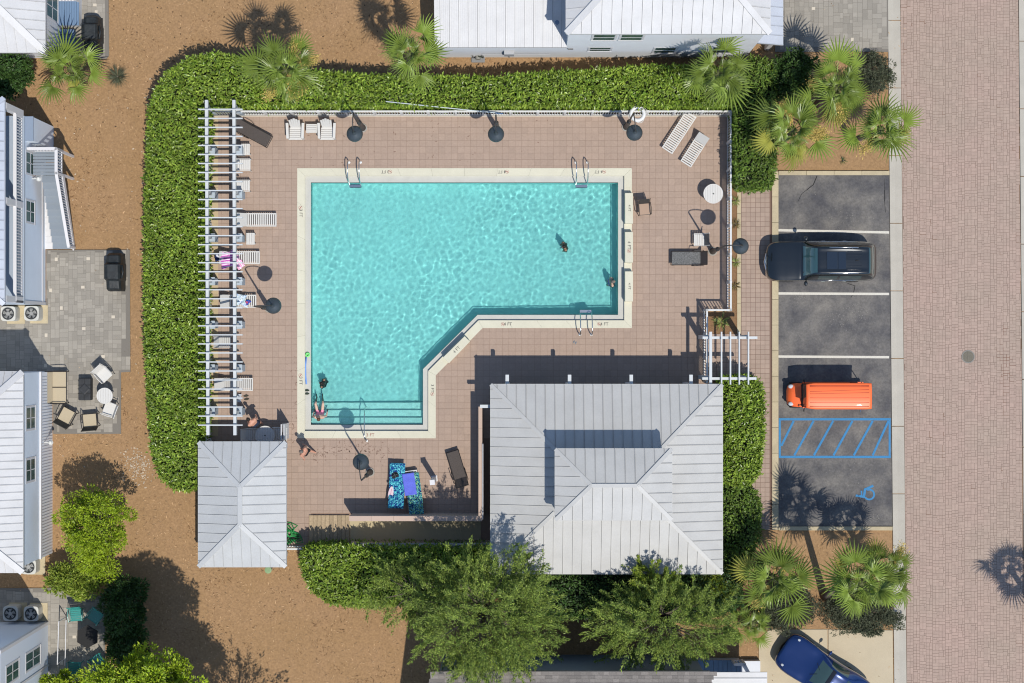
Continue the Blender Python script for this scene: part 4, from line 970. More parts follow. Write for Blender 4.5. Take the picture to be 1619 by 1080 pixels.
hedge('darker hedge turning the top right corner of the pool', [(1160,108),(1195,92),(1222,98),(1228,150),(1220,200),(1226,240),(1221,290),(1198,294),(1169,291),(1166,174)], 1.9, LEAFM('corner_leaf', (.08,.155,.02), (.16,.23,.035)), 340, seed=4)
hedge('narrow bright hedge between the pavilion roof and footpath', [(1144,602),(1180,598),(1202,606),(1206,640),(1204,700),(1200,745),(1186,764),(1144,764)], 1.7, L_hedge, 450, seed=5)
hedge('dark green shrub row below the narrow bright hedge', [(1145,758),(1172,762),(1192,778),(1202,800),(1200,850),(1186,885),(1145,900)], 1.4, MATS['corner_leaf'], 340, seed=6)
hedge('bright hedge below the grey wall and short white fence', [(478,872),(500,868),(640,868),(770,868),(790,905),(780,945),(640,955),(560,958),(520,952),(492,930),(479,900)], 1.75, L_hedge, 450, seed=7)
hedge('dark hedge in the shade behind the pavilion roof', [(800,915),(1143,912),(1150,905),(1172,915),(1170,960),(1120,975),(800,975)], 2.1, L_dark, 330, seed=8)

def clump_tree(name, label, px, py, top, rx_, ry_, mat, nclump, per, kind='round', trunk_h=None, size=(.1,.2), seed=1, cl=.45, flat=.6, group=None, zc=None, cat='tree'):
    rs = np.random.RandomState(seed); cz = top*(.62 if zc is None else zc); c = np.array([*g2(px, py, cz), cz])
    rx_, ry_ = rx_/PX*(1-cz/HC), ry_/PX*(1-cz/HC); rz = top-cz
    base = np.array([*g2(px+ (px-CX)*-.02, py, 0)]); base = np.array([c[0], c[1]])
    T = thing(name, label, cat, (base[0], base[1], -.06), 0, group)
    u = rs.normal(0, 1, (nclump, 3)); u /= np.linalg.norm(u, axis=1)[:, None]; u[:, 2] = np.abs(u[:, 2])*1.0-.25*rs.uniform(0, 1, nclump)
    rr = rs.uniform(.35, 1.0, nclump)**.6
    lob = 1+.28*np.array([mnoise.noise((a*1.6+seed, b*1.6, e*1.6)) for a, b, e in u])
    C = c+u*np.array([rx_, ry_, rz])*(rr*lob)[:, None]
    PP = []; DD = []; LL = []
    for i in range(nclump):
        n = int(per*rs.uniform(.7, 1.3)); s = cl*rs.uniform(.6, 1.25); od = u[i].copy(); od[2] += .25; od /= np.linalg.norm(od)
        if kind == 'feather':
            ax = od+rs.normal(0, .35, 3); ax[2] = ax[2]*.4+.12; ax /= np.linalg.norm(ax)
            t = rs.uniform(-.2, 1, n); p = C[i]+ax*(t*s*2.0)[:, None]+rs.normal(0, .09*s/.45, (n, 3))*(1.25-t)[:, None]
            dv = ax*1.0+rs.normal(0, .55, (n, 3))
        else:
            q = rs.normal(0, 1, (n, 3)); q /= np.linalg.norm(q, axis=1)[:, None]; p = C[i]+q*(s*rs.uniform(.3, 1, n)**.5)[:, None]*np.array([1, 1, flat])
            dv = q+rs.normal(0, .5, (n, 3))+np.array([0, 0, .3])
        PP.append(p); DD.append(dv); LL.append(rs.uniform(size[0], size[1], n))
    PP = np.vstack(PP); DD = np.vstack(DD); LL = np.concatenate(LL); off = np.array([base[0], base[1], -.06])
    k = PP[:, 2] > .15; PP = PP[k]; DD = DD[k]; LL = LL[k]
    o = obj('crown', leaves('crown', PP-off, DD, LL, mat, .62 if kind == 'feather' else 1.0), T); o['kind'] = 'stuff'
    tr = G(); hh = cz*.75 if trunk_h is None else trunk_h; r0 = .05+.022*top
    tr.tube([(0, 0, 0), (.05, .03, hh*.5), (0, 0, hh)], [r0, r0*.8, r0*.65], 10); part(T, 'trunk', tr, bark, smooth=True)
    lb = G()
    for i in range(0, nclump, max(1, nclump//26)):
        e = C[i]-off; m = (e*.55+np.array([0, 0, hh*.45])); m[:2] *= .8; lb.tube([(0, 0, hh*.8), tuple(m), tuple(e)], [r0*.4, r0*.25, .012], 6)
    part(T, 'limb', lb, bark, smooth=True)['kind'] = 'stuff'
    return T
clump_tree('broadleaf_tree', 'bright yellow green round tree on the mulch beside the white roof house', 150, 828, 3.9, 60, 60, L_bright, 74, 190, 'round', seed=3, cl=.40, size=(.07,.15))
clump_tree('shrub', 'lower tail of bright green foliage beneath the round tree', 160, 885, 2.6, 32, 30, L_bright, 26, 150, 'round', seed=33, cl=.34, size=(.07,.15), cat='shrub')
clump_tree('shrub', 'lime green leafy shrub above the green chairs', 122, 918, 1.6, 44, 24, L_lime, 60, 110, 'round', seed=4, cl=.28, size=(.1,.22), cat='shrub')
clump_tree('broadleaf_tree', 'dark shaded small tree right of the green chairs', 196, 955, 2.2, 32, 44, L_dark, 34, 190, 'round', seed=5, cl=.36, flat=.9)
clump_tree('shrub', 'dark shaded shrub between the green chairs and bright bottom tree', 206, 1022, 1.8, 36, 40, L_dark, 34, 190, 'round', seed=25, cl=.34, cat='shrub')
clump_tree('broadleaf_tree', 'bright clumped tree at the bottom edge left of the bare mulch', 228, 1110, 8.8, 98, 74, L_bright, 190, 200, 'round', seed=6, cl=.46, zc=.76)
clump_tree('broadleaf_tree', 'second bright tree cut off by the bottom edge beside the mulch', 305, 1172, 7.6, 62, 58, L_bright, 90, 200, 'round', seed=26, cl=.46, zc=.72)
clump_tree('shrub', 'small bright shrub at the bottom left edge', 122, 1085, 2.2, 62, 22, L_bright, 50, 120, 'round', seed=7, cl=.26, cat='shrub')
clump_tree('feathery_tree', 'large feathery olive green tree overlapping the pavilion roof corner', 762, 972, 7.2, 118, 100, L_olive, 430, 135, 'feather', seed=8, cl=.44, size=(.07,.15))
clump_tree('feathery_tree', 'feathery side branches reaching left over the bottom hedge', 652, 938, 4.4, 66, 52, L_olive, 90, 130, 'feather', seed=18, cl=.42, size=(.07,.15))
clump_tree('feathery_tree', 'feathery green tree below the pavilion right of the largest tree', 1045, 985, 5.8, 118, 62, L_olive, 240, 140, 'feather', seed=9, cl=.38, size=(.07,.15))
clump_tree('feathery_tree', 'slim light green tree top touching the pavilion eave', 1032, 912, 4.2, 34, 28, L_lime, 46, 100, 'feather', seed=10, cl=.3)
clump_tree('shrub', 'small broadleaf shrub between dark hedge and palm', 1128, 930, 2.3, 34, 34, L_lime, 60, 90, 'round', seed=11, cl=.25, cat='shrub')
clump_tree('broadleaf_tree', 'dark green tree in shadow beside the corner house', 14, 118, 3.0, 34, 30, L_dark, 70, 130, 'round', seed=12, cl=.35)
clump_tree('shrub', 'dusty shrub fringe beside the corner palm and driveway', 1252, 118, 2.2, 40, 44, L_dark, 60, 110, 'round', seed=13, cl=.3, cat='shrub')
clump_tree('shrub', 'grey green low shrub beside the palms at the top right corner', 1380, 116, .95, 34, 38, L_grey, 90, 90, 'round', seed=14, cl=.22, size=(.05,.12), cat='shrub', zc=.4)
clump_tree('shrub', 'low grey green shrub under the left palm near the blue car', 1232, 960, 1.0, 54, 38, L_grey, 190, 90, 'round', seed=15, cl=.22, size=(.05,.12), cat='shrub', zc=.4)
clump_tree('shrub', 'low grey green shrub under the leaning palm near the road', 1366, 968, 1.05, 64, 38, L_grey, 220, 90, 'round', seed=16, cl=.22, size=(.05,.12), cat='shrub', zc=.4)
clump_tree('feathery_tree', 'feathery tree beyond the bottom edge shading the mulch', 385, 1196, 6.0, 80, 58, L_olive, 70, 70, 'feather', seed=17, cl=.5)

# fan palms: a few frond meshes shared by every palm
L_palm = M('palm_leaf', (.20,.275,.045), .38, objrand=.34, trans=.2, spec=.5); L_palm2 = M('palm_leaf_yellow', (.34,.34,.07), .45, objrand=.3, trans=.2)
petm = M('petiole', (.22,.24,.08), .6); trunkm = M('palm_trunk', (.17,.13,.10), .95, fine=.35, fscale=16, bump=.8)
flow = M('palm_flower', (.50,.38,.11), .8, island=.4)
def frond_mesh(seed, mat, R=.62, nb=19):
    rs = random.Random(seed); gb = G(); pet = (.80, .60, .46, .72)[seed % 4]
    gb.tube([(0,0,0), (pet*.5, 0, .03), (pet, 0, 0)], [.02, .014, .009], 4)
    for k in range(nb):
        a = math.radians(-104+208*k/(nb-1)); L_ = R*(1-.28*abs(a)/2.06)*rs.uniform(.88, 1.1); w = .048; dr = rs.uniform(.06, .26)
        ca, sa = math.cos(a), math.sin(a); pts = []
        for t, ww, dz in ((0, .3, 0), (.35, 1, .01), (.7, .8, -.05*dr*6*.5), (1, .06, -dr)):
            x, y = pet+L_*t*ca, L_*t*sa; z = dz+.05*math.cos(k*1.0)*t; pts.append(((x-sa*w*ww/2, y+ca*w*ww/2, z-.012), (x, y, z+.012*ww), (x+sa*w*ww/2, y-ca*w*ww/2, z-.012)))
        vs = [q for p in pts for q in p]; gb.add(vs, [(3*i+j, 3*i+j+1, 3*i+j+4, 3*i+j+3) for i in range(3) for j in range(2)])
    return gb.mesh('frond', mat)
FR = [frond_mesh(i, L_palm, R=(.58, .66, .80, .62)[i]) for i in range(4)]+[frond_mesh(9, L_palm2, .55)]
FRB = frond_mesh(21, M('dead_palm_leaf', (.20,.14,.07), .8, objrand=.3), .55)
def palm(label, px, py, h, r, base=None, nf=18, seed=0, flowers=0, yel=.12):
    rs = random.Random(seed+40); c = Vector(g(px, py, h)); b = Vector((*(g2(*base) if base else (c.x+rs.uniform(-.15, .15), c.y-.1)), -.06))
    T = thing('fan_palm', label, 'palm tree', b, 0, 'fan palms'); rel = c-b; s = r/PX*(1-h/HC)/1.16
    tp = [(0, 0, 0), (rel.x*.25, rel.y*.4, h*.3), (rel.x*.7, rel.y*.8, h*.7), (rel.x, rel.y, h-.1)]
    part(T, 'trunk', G().tube(tp, [.19, .15, .13, .12], 10), trunkm, smooth=True)
    for k in range(nf):
        lay = k/nf; az = k*2.39996+rs.uniform(-.3, .3); el = math.radians(58-72*lay**.8+rs.uniform(-9, 9)); m = FR[4] if rs.random() < yel and lay > .5 else FR[rs.randrange(4)]
        o = obj('frond', m, T, rel+Vector((0, 0, .0-.1*lay))); sc = s*rs.choice((rs.uniform(.62, .85), rs.uniform(.9, 1.25)))*(.86 if lay < .3 else 1.0)
        o.scale = (sc, sc, sc); o.rotation_euler = (Matrix.Rotation(az, 3, 'Z')@Matrix.Rotation(-el, 3, 'Y')@Matrix.Rotation(rs.uniform(-.6, .6), 3, 'X')).to_euler()
    for k in range(3):
        az = rs.uniform(0, 6.28); o = obj('dead_frond', FRB, T, rel+Vector((0, 0, -.15))); sc = s*rs.uniform(.7, .95); o.scale = (sc, sc, sc)
        o.rotation_euler = (Matrix.Rotation(az, 3, 'Z')@Matrix.Rotation(math.radians(rs.uniform(25, 55)), 3, 'Y')).to_euler()
    for k in range(6):
        az = k*2.4+rs.uniform(-.3, .3); el = math.radians(rs.uniform(35, 70)); o = obj('frond', FR[rs.randrange(4)], T, rel+Vector((0, 0, .02))); sc = s*rs.uniform(.5, .68)
        o.scale = (sc, sc, sc); o.rotation_euler = (Matrix.Rotation(az, 3, 'Z')@Matrix.Rotation(-el, 3, 'Y')@Matrix.Rotation(rs.uniform(-.8, .8), 3, 'X')).to_euler()
    part(T, 'leaf_boots', G().lathe([(.13, -.35), (.2, -.1), (.17, .05), (.06, .14), (0, .16)], rel, 10), M('palm_heart', (.10,.11,.04), .8, fine=.4, fscale=20), smooth=True)
    for k in range(flowers):
        az = rs.uniform(0, 6.28); L_ = s*rs.uniform(.7, 1.0); n = 900; t = np.random.uniform(.3, 1.05, n); d = np.array([math.cos(az), math.sin(az), 0])
        P = np.array(rel)+d*(t*L_)[:, None]+np.random.normal(0, .13, (n, 3))*t[:, None]+np.column_stack([0*t, 0*t, (.25-.22*t*t)]); 
        o = obj('flower_cluster', leaves('flower_cluster', P, np.random.normal(0, 1, (n, 3))+d, np.random.uniform(.05, .11, n), flow, .8), T); o['kind'] = 'stuff'
palm('fan palm beside the grill patio in the top left', 112, 108, 2.3, 53, seed=1)
palm('tall flowering fan palm over the hedge left of the house', 452, 112, 5.6, 62, seed=2, flowers=5)
palm('tall fan palm against the left corner of the white house', 648, 86, 6.6, 52, base=(648, 100), seed=3)
palm('fan palm over the hedge casting shade on the white house wall', 1135, 117, 4.6, 54, seed=4)
palm('topmost palm of the three beside the grey driveway', 1322, 140, 3.9, 60, seed=5, flowers=2, nf=20)
palm('left palm of the three beside the grey driveway, with flowers', 1253, 206, 3.6, 60, seed=6, flowers=5)
palm('palm leaning over the gutter above the parking bays', 1392, 205, 4.3, 54, base=(1345, 224), seed=7, flowers=1, nf=15)
palm('left palm in the bed below the parking bays', 1222, 914, 3.3, 64, seed=8, flowers=3)
palm('taller leaning palm in the bed below the parking bays', 1362, 922, 5.9, 58, base=(1303, 943), seed=9)
palm('palm beside the road gutter below the parking bays', 1402, 902, 3.6, 50, seed=10, flowers=1, nf=15)
palm('small young palm between shrubs and the blue car driveway', 1190, 986, 1.3, 38, seed=11, nf=12)
palm('palm just beyond the right edge shading the road', 1712, 1012, 5.2, 56, seed=12)
def blades(name, label, px, py, r, mat, n=34, cat='plant', z=0, up=.5, w=.22, group=None):
    c = g2(px, py); T = thing(name, label, cat, (*c, -.04), 0, group); a = np.random.uniform(0, 6.28, n); D = np.column_stack([np.cos(a), np.sin(a), np.random.uniform(.1, 1.2, n)*up])
    o = obj('blade', leaves('blade', np.zeros((n, 3))+np.array([0, 0, .05]), D, np.random.uniform(.7, 1.1, n)*r/PX, mat, w), T); o['kind'] = 'stuff'
    part(T, 'stem', G().lathe([(.04, 0), (.03, .08), (0, .1)], n=8), bark)
yuc = LEAFM('yucca_leaf', (.14,.20,.04), (.30,.33,.10), .5)
blades('yucca', 'spiky yucca plant in the small bed beside the arbor', 1140, 509, 17, yuc, 44, w=.22)
for (x, y, l, m) in ((1163, 318, 'spiky green strip plant nearest the round white table', yuc), (1163, 415, 'spiky green strip plant beside the right lamp base', yuc), (1163, 354, 'small brown tufted plant halfway down the fence strip', LEAFM('dry_leaf', (.12,.10,.04), (.2,.16,.06), .8)), (1162, 452, 'small brown tufted plant near the arbor planting bed', MATS['dry_leaf'])):
    blades('strip_plant', l, x, y, 11, m, 30, group='small plants in the fence strip', w=.25)
blades('grass_tuft', 'wispy grey green grass tuft beside the top left palm', 186, 121, 22, L_grey, 220, w=.06, up=.5)
blades('weed', 'small green weed in mulch below the top right palms', 1333, 254, 9, L_dark, 20)
# ---------------------------------------------------------------- lamps
lampm = M('lamp_metal', (.055,.07,.08), .45, metal=.3, spec=.6); bronze = M('lamp_post_bronze', (.035,.035,.035), .5, spec=.5)
def lamp(label, bx, by, rz, arm=.74, first=[None]):
    c = g2(bx, by)
    if first[0] is None:
        T = thing('gooseneck_lamp', label, 'street lamp', (*c, 0), rz, 'gooseneck lamps round the deck'); first[0] = T
        part(T, 'footing', G().lathe([(.2, -.02), (.2, .05), (.17, .06), (0, .06)], n=24), M('lamp_footing', S(176,172,162), .9), smooth=False)
        part(T, 'base_column', G().lathe([(.15, .05), (.15, .12), (.115, .2), (.10, 1.2), (.085, 1.7), (.1, 1.72), (.1, 1.78), (.05, 1.85)], n=16), bronze, smooth=True)
        pts = [(0, 0, 1.8), (0, 0, 4.1)]+[(arm/2-arm/2*math.cos(a), 0, 4.1+.34*math.sin(a)) for a in np.linspace(.3, math.pi-.1, 9)]+[(arm, 0, 3.98)]
        part(T, 'gooseneck', G().tube(pts, [.045, .035]+[.024]*10, 8), bronze, smooth=True)
        part(T, 'shade', G().lathe([(.0, 3.99), (.05, 3.98), (.06, 3.88), (.12, 3.84), (.24, 3.77), (.33, 3.68), (.352, 3.6), (.345, 3.6), (.22, 3.75), (.0, 3.8)], (arm, 0, 0), 36), lampm, smooth=True)
        part(T, 'bulb', G().ell((arm, 0, 3.68), (.06, .06, .08), 10, 6), M('bulb', (.8,.8,.75), .3), smooth=True)
        return T
    return dup(first[0], (*c, 0), rz, label)
S_ = -math.pi/2
lamp('black gooseneck lamp by the fence right of the two white deck chairs', 573.5, 202.5, S_)
lamp('black gooseneck lamp at the middle of the top fence', 785.5, 203, S_)
lamp('black gooseneck lamp beside the white life ring', 990, 201, S_+.12)
lamp('black gooseneck lamp leaning its shade over the footpath near the black vehicle', 1126.5, 397.5, 0.02)
lamp('black gooseneck lamp beside the pergola and the cluttered lounger', 425.5, 487.5, 0.05)
lamp('black gooseneck lamp below the pool entry steps', 585.3, 746.5, math.pi/2+.1)
# ---------------------------------------------------------------- deck furniture
resin = M('white_resin', S(236,233,226), .5, fine=.03); resin2 = M('grey_resin', S(214,212,206), .55, fine=.03)
def lounger(name, label, loc, rz, L=1.9, W=.58, back=.5, ang=25, mat=None, n=15, group='white slatted loungers', flat_back=True):
    """head at -x, foot at +x; origin at the centre"""
    mat = mat or resin; T = thing(name, label, 'lounger', loc, rz, group); z = .34; x0 = -L/2; x1 = L/2; xb = x0+back
    part(T, 'side_rail', G().box(xb-.2, -W/2, z-.06, x1, -W/2+.05, z+.01), mat, bevel=.01); part(T, 'side_rail', G().box(xb-.2, W/2-.05, z-.06, x1, W/2, z+.01), mat, bevel=.01)
    part(T, 'end_rail', G().box(x1-.06, -W/2+.05, z-.06, x1, W/2-.05, z), mat, bevel=.01)
    p = (x1-.08-xb)/n; me = G().box(0, -W/2+.052, -.02, p*.62, W/2-.052, 0).mesh('slat', mat)
    for i in range(n): obj('slat', me, T, (xb+i*p+.02, 0, z))
    a = math.radians(ang); ca, sa = math.cos(a), math.sin(a); e = (xb-back*ca, z+back*sa)
    gb = G(); gb.beam((xb, 0, z), (e[0], 0, e[1]), W, .035, (0, 0, 1)) if flat_back else None
    if flat_back: part(T, 'backrest', gb, resin2 if mat is resin else mat, bevel=.01)
    else:
        part(T, 'backrest_frame', G().beam((xb, -W/2+.025, z), (e[0], -W/2+.025, e[1]), .05, .04).beam((xb, W/2-.025, z), (e[0], W/2-.025, e[1]), .05, .04).beam((e[0]+.02, -W/2, e[1]), (e[0]+.02, W/2, e[1]), .05, .04), mat)
        k = max(4, int(back/p)); 
        for i in range(k):
            t = (i+.5)/k; part(T, 'slat', G().beam((xb-back*ca*t, -W/2+.05, z+back*sa*t), (xb-back*ca*t, W/2-.05, z+back*sa*t), p*.62, .02, (sa, 0, ca)), mat)
    for sx in (xb+.15, x1-.12):
        for sy in (-W/2+.03, W/2-.03): part(T, 'leg', G().beam((sx, sy, 0), (sx, sy, z-.06), .05, .05), mat)
    return T
def at(px, py, z=0): return (*g2(px, py), z)
lounger('lounger', 'white slatted lounger lying flat under the top right fence, left one', at(1072.5, 211, 0), math.radians(-123.5)+0, L=1.98, W=.56, back=.5, ang=2, n=14, flat_back=False)
lounger('lounger', 'white slatted lounger with raised solid back in the top right corner', at(1098, 237), math.radians(-122.5), L=1.62, W=.56, back=.46, ang=42, n=11)
lounger('lounger', 'longest empty white lounger reaching out from the pergola', at(407, 348.5), 0, L=1.82, W=.60, back=.5, ang=35, n=13)
lounger('lounger', 'white lounger below the pink towel beside the pergola', at(380, 408), 0, L=1.86, W=.58, back=.5, ang=35, n=13)
lounger('lounger', 'white lounger covered with scattered beach things', at(378, 476.5), 0, L=1.66, W=.58, back=.45, ang=35, n=12)
lounger('lounger', 'white lounger at the lower end of the pergola', at(371, 607.5), 0, L=1.76, W=.58, back=.5, ang=30, n=13)
# patterned towels cover these two
for (x, y, a, L_, l) in ((627, 767, 88, 1.95, 'lounger under the bright teal patterned towel'), (654, 776, 98, 1.9, 'lounger under the folded blue and patterned towel')):
    lounger('lounger', l, at(x, y), math.radians(a)+0, L=L_, W=.6, back=.6, ang=22, n=12, group='towel covered loungers')
dark = M('dark_frame', (.03,.026,.024), .5); sling = M('brown_sling', (.075,.062,.055), .8, fine=.2, fscale=30); sling2 = M('grey_mesh_sling', (.13,.13,.125), .8, fine=.45, fscale=22); tan = M('tan_sling', S(206,190,160), .8, fine=.06)
def sling_lounger(label, loc, rz, L=1.75, W=.6, back=.55, ang=45, m=None, arms=True):
    T = thing('sling_lounger', label, 'lounger', loc, rz, 'dark sling loungers'); z = .33; x0 = -L/2; x1 = L/2; xb = x0+back*.8; a = math.radians(ang)
    e = (xb-back*math.cos(a), z+back*math.sin(a))
    for s in (-1, 1): part(T, 'side_rail', G().tube([(x1, s*W/2, z-.08), (x1-.05, s*W/2, z), (xb, s*W/2, z), (e[0], s*W/2, e[1])], .02, 6), dark)
    part(T, 'cross_bar', G().tube([(e[0], -W/2, e[1]), (e[0], W/2, e[1])], .02, 6).tube([(x1, -W/2, z-.08), (x1, W/2, z-.08)], .02, 6), dark)
    part(T, 'seat', G().box(xb, -W/2+.02, z-.005, x1-.04, W/2-.02, z+.012), m or sling); part(T, 'backrest', G().beam((xb, 0, z), (e[0], 0, e[1]), W-.04, .02), sling)
    for sx in (xb+.1, x1-.15):
        for s in (-1, 1): part(T, 'leg', G().tube([(sx, s*W/2, z), (sx+.05, s*W/2, 0)], .018, 6), dark)
    if arms:
        for s in (-1, 1): part(T, 'armrest', G().tube([(xb-.15, s*(W/2+.04), z), (xb-.1, s*(W/2+.05), z+.22), (xb+.3, s*(W/2+.05), z+.24), (xb+.4, s*(W/2+.03), z)], .018, 6), dark)
    return T
sling_lounger('dark brown sling lounger tilted beside the pergola top', at(401, 211.5), math.radians(-28), L=1.75, W=.56)
sling_lounger('dark lounger with grey mesh seat near the right lamp', at(1090, 409), math.pi, L=1.72, W=.6, ang=60, back=.5, m=sling2)
sling_lounger('dark brown sling lounger beside the low wall and shaded deck', at(724, 741), math.radians(107), L=1.72, W=.56, ang=50)

def deck_chair(label, loc, rz):
    """low slatted chair with a fanned arched back, facing +x"""
    T = thing('deck_chair', label, 'chair', loc, rz, 'white fan back deck chairs')
    for i in range(6): part(T, 'seat_slat', G().box(-.12+i*.09, -.27, .30+i*.012, -.12+i*.09+.075, .27, .32+i*.012), resin)
    for i in range(5):
        y = (i-2)*.105; l = .78-abs(i-2)*.07; part(T, 'back_slat', G().beam((-.12, y*.85, .3), (-.12-l*.40, y*.98, .3+l*.88), .092, .02, (1, 0, .3)), resin)
    for s in (-1, 1):
        part(T, 'armrest', G().beam((-.3, s*.36, .55), (.4, s*.33, .55), .12, .03), resin, bevel=.01); part(T, 'leg', G().box(.3, s*.33-.03, 0, .4, s*.33+.03, .54), resin); part(T, 'leg', G().beam((-.35, s*.33, 0), (-.2, s*.33, .54), .06, .08), resin)
    part(T, 'front_apron', G().box(.40, -.3, .22, .43, .3, .36), resin)
    return T
ch = deck_chair('white fan back chair left of the small table under the top fence', at(469, 207.5), -math.pi/2)
dup(ch, at(518.5, 207.5), -math.pi/2, 'white fan back chair right of the small table under the top fence')
def small_table(name, label, loc, rz, a=.44, b=.40, n=5, h=.42, mat=None, group='small white slatted tables'):
    T = thing(name, label, 'side table', loc, rz, group); mat = mat or resin
    for i in range(n): part(T, 'slat', G().box(-a/2, -b/2+b*i/n+.006, h-.02, a/2, -b/2+b*(i+1)/n-.006, h), mat)
    part(T, 'rim', G().box(-a/2-.02, -b/2, h-.05, -a/2, b/2, h+.002).box(a/2, -b/2, h-.05, a/2+.02, b/2, h+.002), mat)
    for sx in (-1, 1):
        for sy in (-1, 1): part(T, 'leg', G().box(sx*a/2*.85-.02, sy*b/2*.85-.02, 0, sx*a/2*.85+.02, sy*b/2*.85+.02, h-.05), mat)
    return T
small_table('side_table', 'small white slatted table between the two fan back chairs', at(494.5, 205), 0)
small_table('side_table', 'small white slatted table beside the longest empty lounger', at(398.5, 378.5), math.pi/2, .48, .38)
small_table('side_table', 'small white slatted table below the brown tilted lounger', at(390.5, 238), math.pi/2, .46, .4)
def chair(name, label, loc, rz, frame, seat, back=None, w=.54, d=.5, hb=.85, sh=.42, slats=0, arms=True, group=None, tilt=.16, arched=False):
    """faces +x"""
    T = thing(name, label, 'chair', loc, rz, group); back = back or seat
    if slats:
        for i in range(slats): part(T, 'seat_slat', G().box(-d/2+d*i/slats+.006, -w/2+.03, sh-.02, -d/2+d*(i+1)/slats-.006, w/2-.03, sh), seat)
    else: part(T, 'seat', G().box(-d/2, -w/2+.02, sh-.02, d/2, w/2-.02, sh), seat, bevel=.008)
    part(T, 'backrest', G().beam((-d/2, 0, sh+.02), (-d/2-tilt, 0, hb), w-.05, .03, (1, 0, 0)), back, bevel=.01)
    for s in (-1, 1):
        part(T, 'back_post', G().tube([(-d/2+.03, s*w/2, 0), (-d/2, s*w/2, sh), (-d/2-tilt-.01, s*w/2, hb+.01)], .02, 6), frame)
        part(T, 'leg', G().tube([(d/2, s*w/2, 0), (d/2-.02, s*w/2, sh)], .02, 6), frame)
        part(T, 'seat_rail', G().tube([(-d/2, s*w/2, sh-.01), (d/2, s*w/2, sh-.01)], .018, 6), frame)
        if arms: part(T, 'armrest', G().tube([(-d/2-.04, s*(w/2+.01), sh+.22), (0, s*(w/2+.03), sh+.25), (d/2, s*(w/2+.02), sh+.22), (d/2, s*w/2, sh)], .02, 6), frame)
    part(T, 'front_rail', G().tube([(d/2, -w/2, sh-.01), (d/2, w/2, sh-.01)], .018, 6), frame)
    return T
chair('slatted_chair', 'white slatted chair half under the pergola, upper one', at(388, 262), 0, resin, resin, resin2, w=.52, d=.56, slats=6, arms=False, group='white slatted chairs')
chair('slatted_chair', 'white slatted chair half under the pergola, lower one', at(387, 295), 0, resin, resin, resin2, w=.5, d=.56, slats=6, arms=False, group='white slatted chairs')
chair('slatted_chair', 'pale slatted chair facing left beside the right lamp', at(1104, 380), math.pi, resin, resin, M('chair_back_grey', (.10,.10,.10), .6), w=.54, d=.46, slats=6, arms=False)
chair('slatted_chair', 'pale chair almost hidden between the pergola beams', at(358, 541), 0, resin2, resin2, None, w=.5, d=.5, slats=6, arms=False)
chair('sling_chair', 'tan sling armchair alone beside the starting blocks', at(1018, 332), math.radians(-85), M('bronze_frame', (.10,.075,.055), .5), M('deck_tan_sling', S(196,166,142), .8), M('dark_sling_back', (.05,.045,.04), .8), w=.5, d=.5)
def round_table(label, loc, r, h=.72, mat=None, n=11, hole=True, name='round_table', cat='table'):
    mat = mat or resin; T = thing(name, label, cat, loc)
    for i in range(n):
        x0 = -r*.93+2*r*.93*i/n; x1 = x0+2*r*.93/n-.006; pts = []
        circ = [(r*.93*math.cos(a), r*.93*math.sin(a)) for a in np.linspace(0, 2*math.pi, 41)[:-1]]
        q = clip(clip(circ, -1, 0, -x0), 1, 0, x1)
        if len(q) > 2: part(T, 'slat', G().prism(q, h-.025, h), mat)
    part(T, 'rim', G().lathe([(r*.93, h-.03), (r, h-.03), (r, h+.006), (r*.93, h+.006)], n=44, close=True), mat)
    part(T, 'pedestal', G().lathe([(.04, .03), (.04, h-.03)], n=12), mat)
    for k in range(4):
        a = k*math.pi/2+.6; part(T, 'leg', G().beam((r*.75*math.cos(a), r*.75*math.sin(a), 0), (.9*r*math.cos(a)*.7, .9*r*math.sin(a)*.7, h-.03), .04, .04), mat)
    if hole: part(T, 'parasol_hole', G().lathe([(.03, h+.001), (0, h+.001)], n=12), dark)
    return T
round_table('round white slatted table near the right pool fence', at(1124.5*.9+CX*.1-.0+ (1124.8-1124.5*.9-CX*.1)*.99, 306.4+2.3), .44)
round_table('round grey white table in the shade above the small shelter', at(423, 687), .43)
chair('shaded_chair', 'white chair in shade left of the shelter table', at(400, 687), 0, resin, resin, slats=5)
chair('shaded_chair', 'white chair in shade right of the shelter table', at(443, 685), math.pi, resin, resin, slats=5)
T = thing('square_post', 'short square white post casting a shadow beside the brown lounger', 'post', at(687, 756.5), .1)
part(T, 'shaft', G().box(-.09, -.09, 0, .09, .09, 1.95), wtrim); part(T, 'cap', G().box(-.11, -.11, 1.95, .11, .11, 2.0), wtrim); part(T, 'foot', G().box(-.13, -.13, 0, .13, .13, .05), wtrim)
# patio furniture on the left
T = chair('loveseat', 'tan two seat outdoor loveseat beside the white roof house', at(98, 612), 0, dark, tan, w=1.42, d=.62, hb=.85, arms=True, tilt=.2); part(T, 'middle_bar', G().tube([(-.5, 0, .7), (-.31, 0, .44), (.33, 0, .44)], .02, 6), dark)
T = thing('fire_table', 'black rectangular fire table covered on the grey patio', 'table', at(137.5, 615))
part(T, 'top', G().lathe([(.0, .0), (.28, .0), (.30, .1), (.30, .42), (.27, .47), (0, .47)], n=4).box(-.28, -.5, .0, .28, .5, .44), M('black_cover', (.030,.032,.035), .6, var=.3, vscale=3), bevel=.05)
part(T, 'strap', G().box(-.01, -.51, .44, .01, .51, .452).box(-.29, -.2, .442, .29, -.17, .454).box(-.29, .2, .442, .29, .17, .454), M('strap_black', (.012,.012,.012), .6))
chair('resin_armchair', 'white armchair turned diagonally above the round patio table', at(168.5, 592), math.radians(-47), resin, resin, w=.56, d=.5, group='white patio armchairs')
chair('resin_armchair', 'white armchair below the round patio table', at(177, 646), math.radians(160), resin, resin, w=.56, d=.5, group='white patio armchairs')
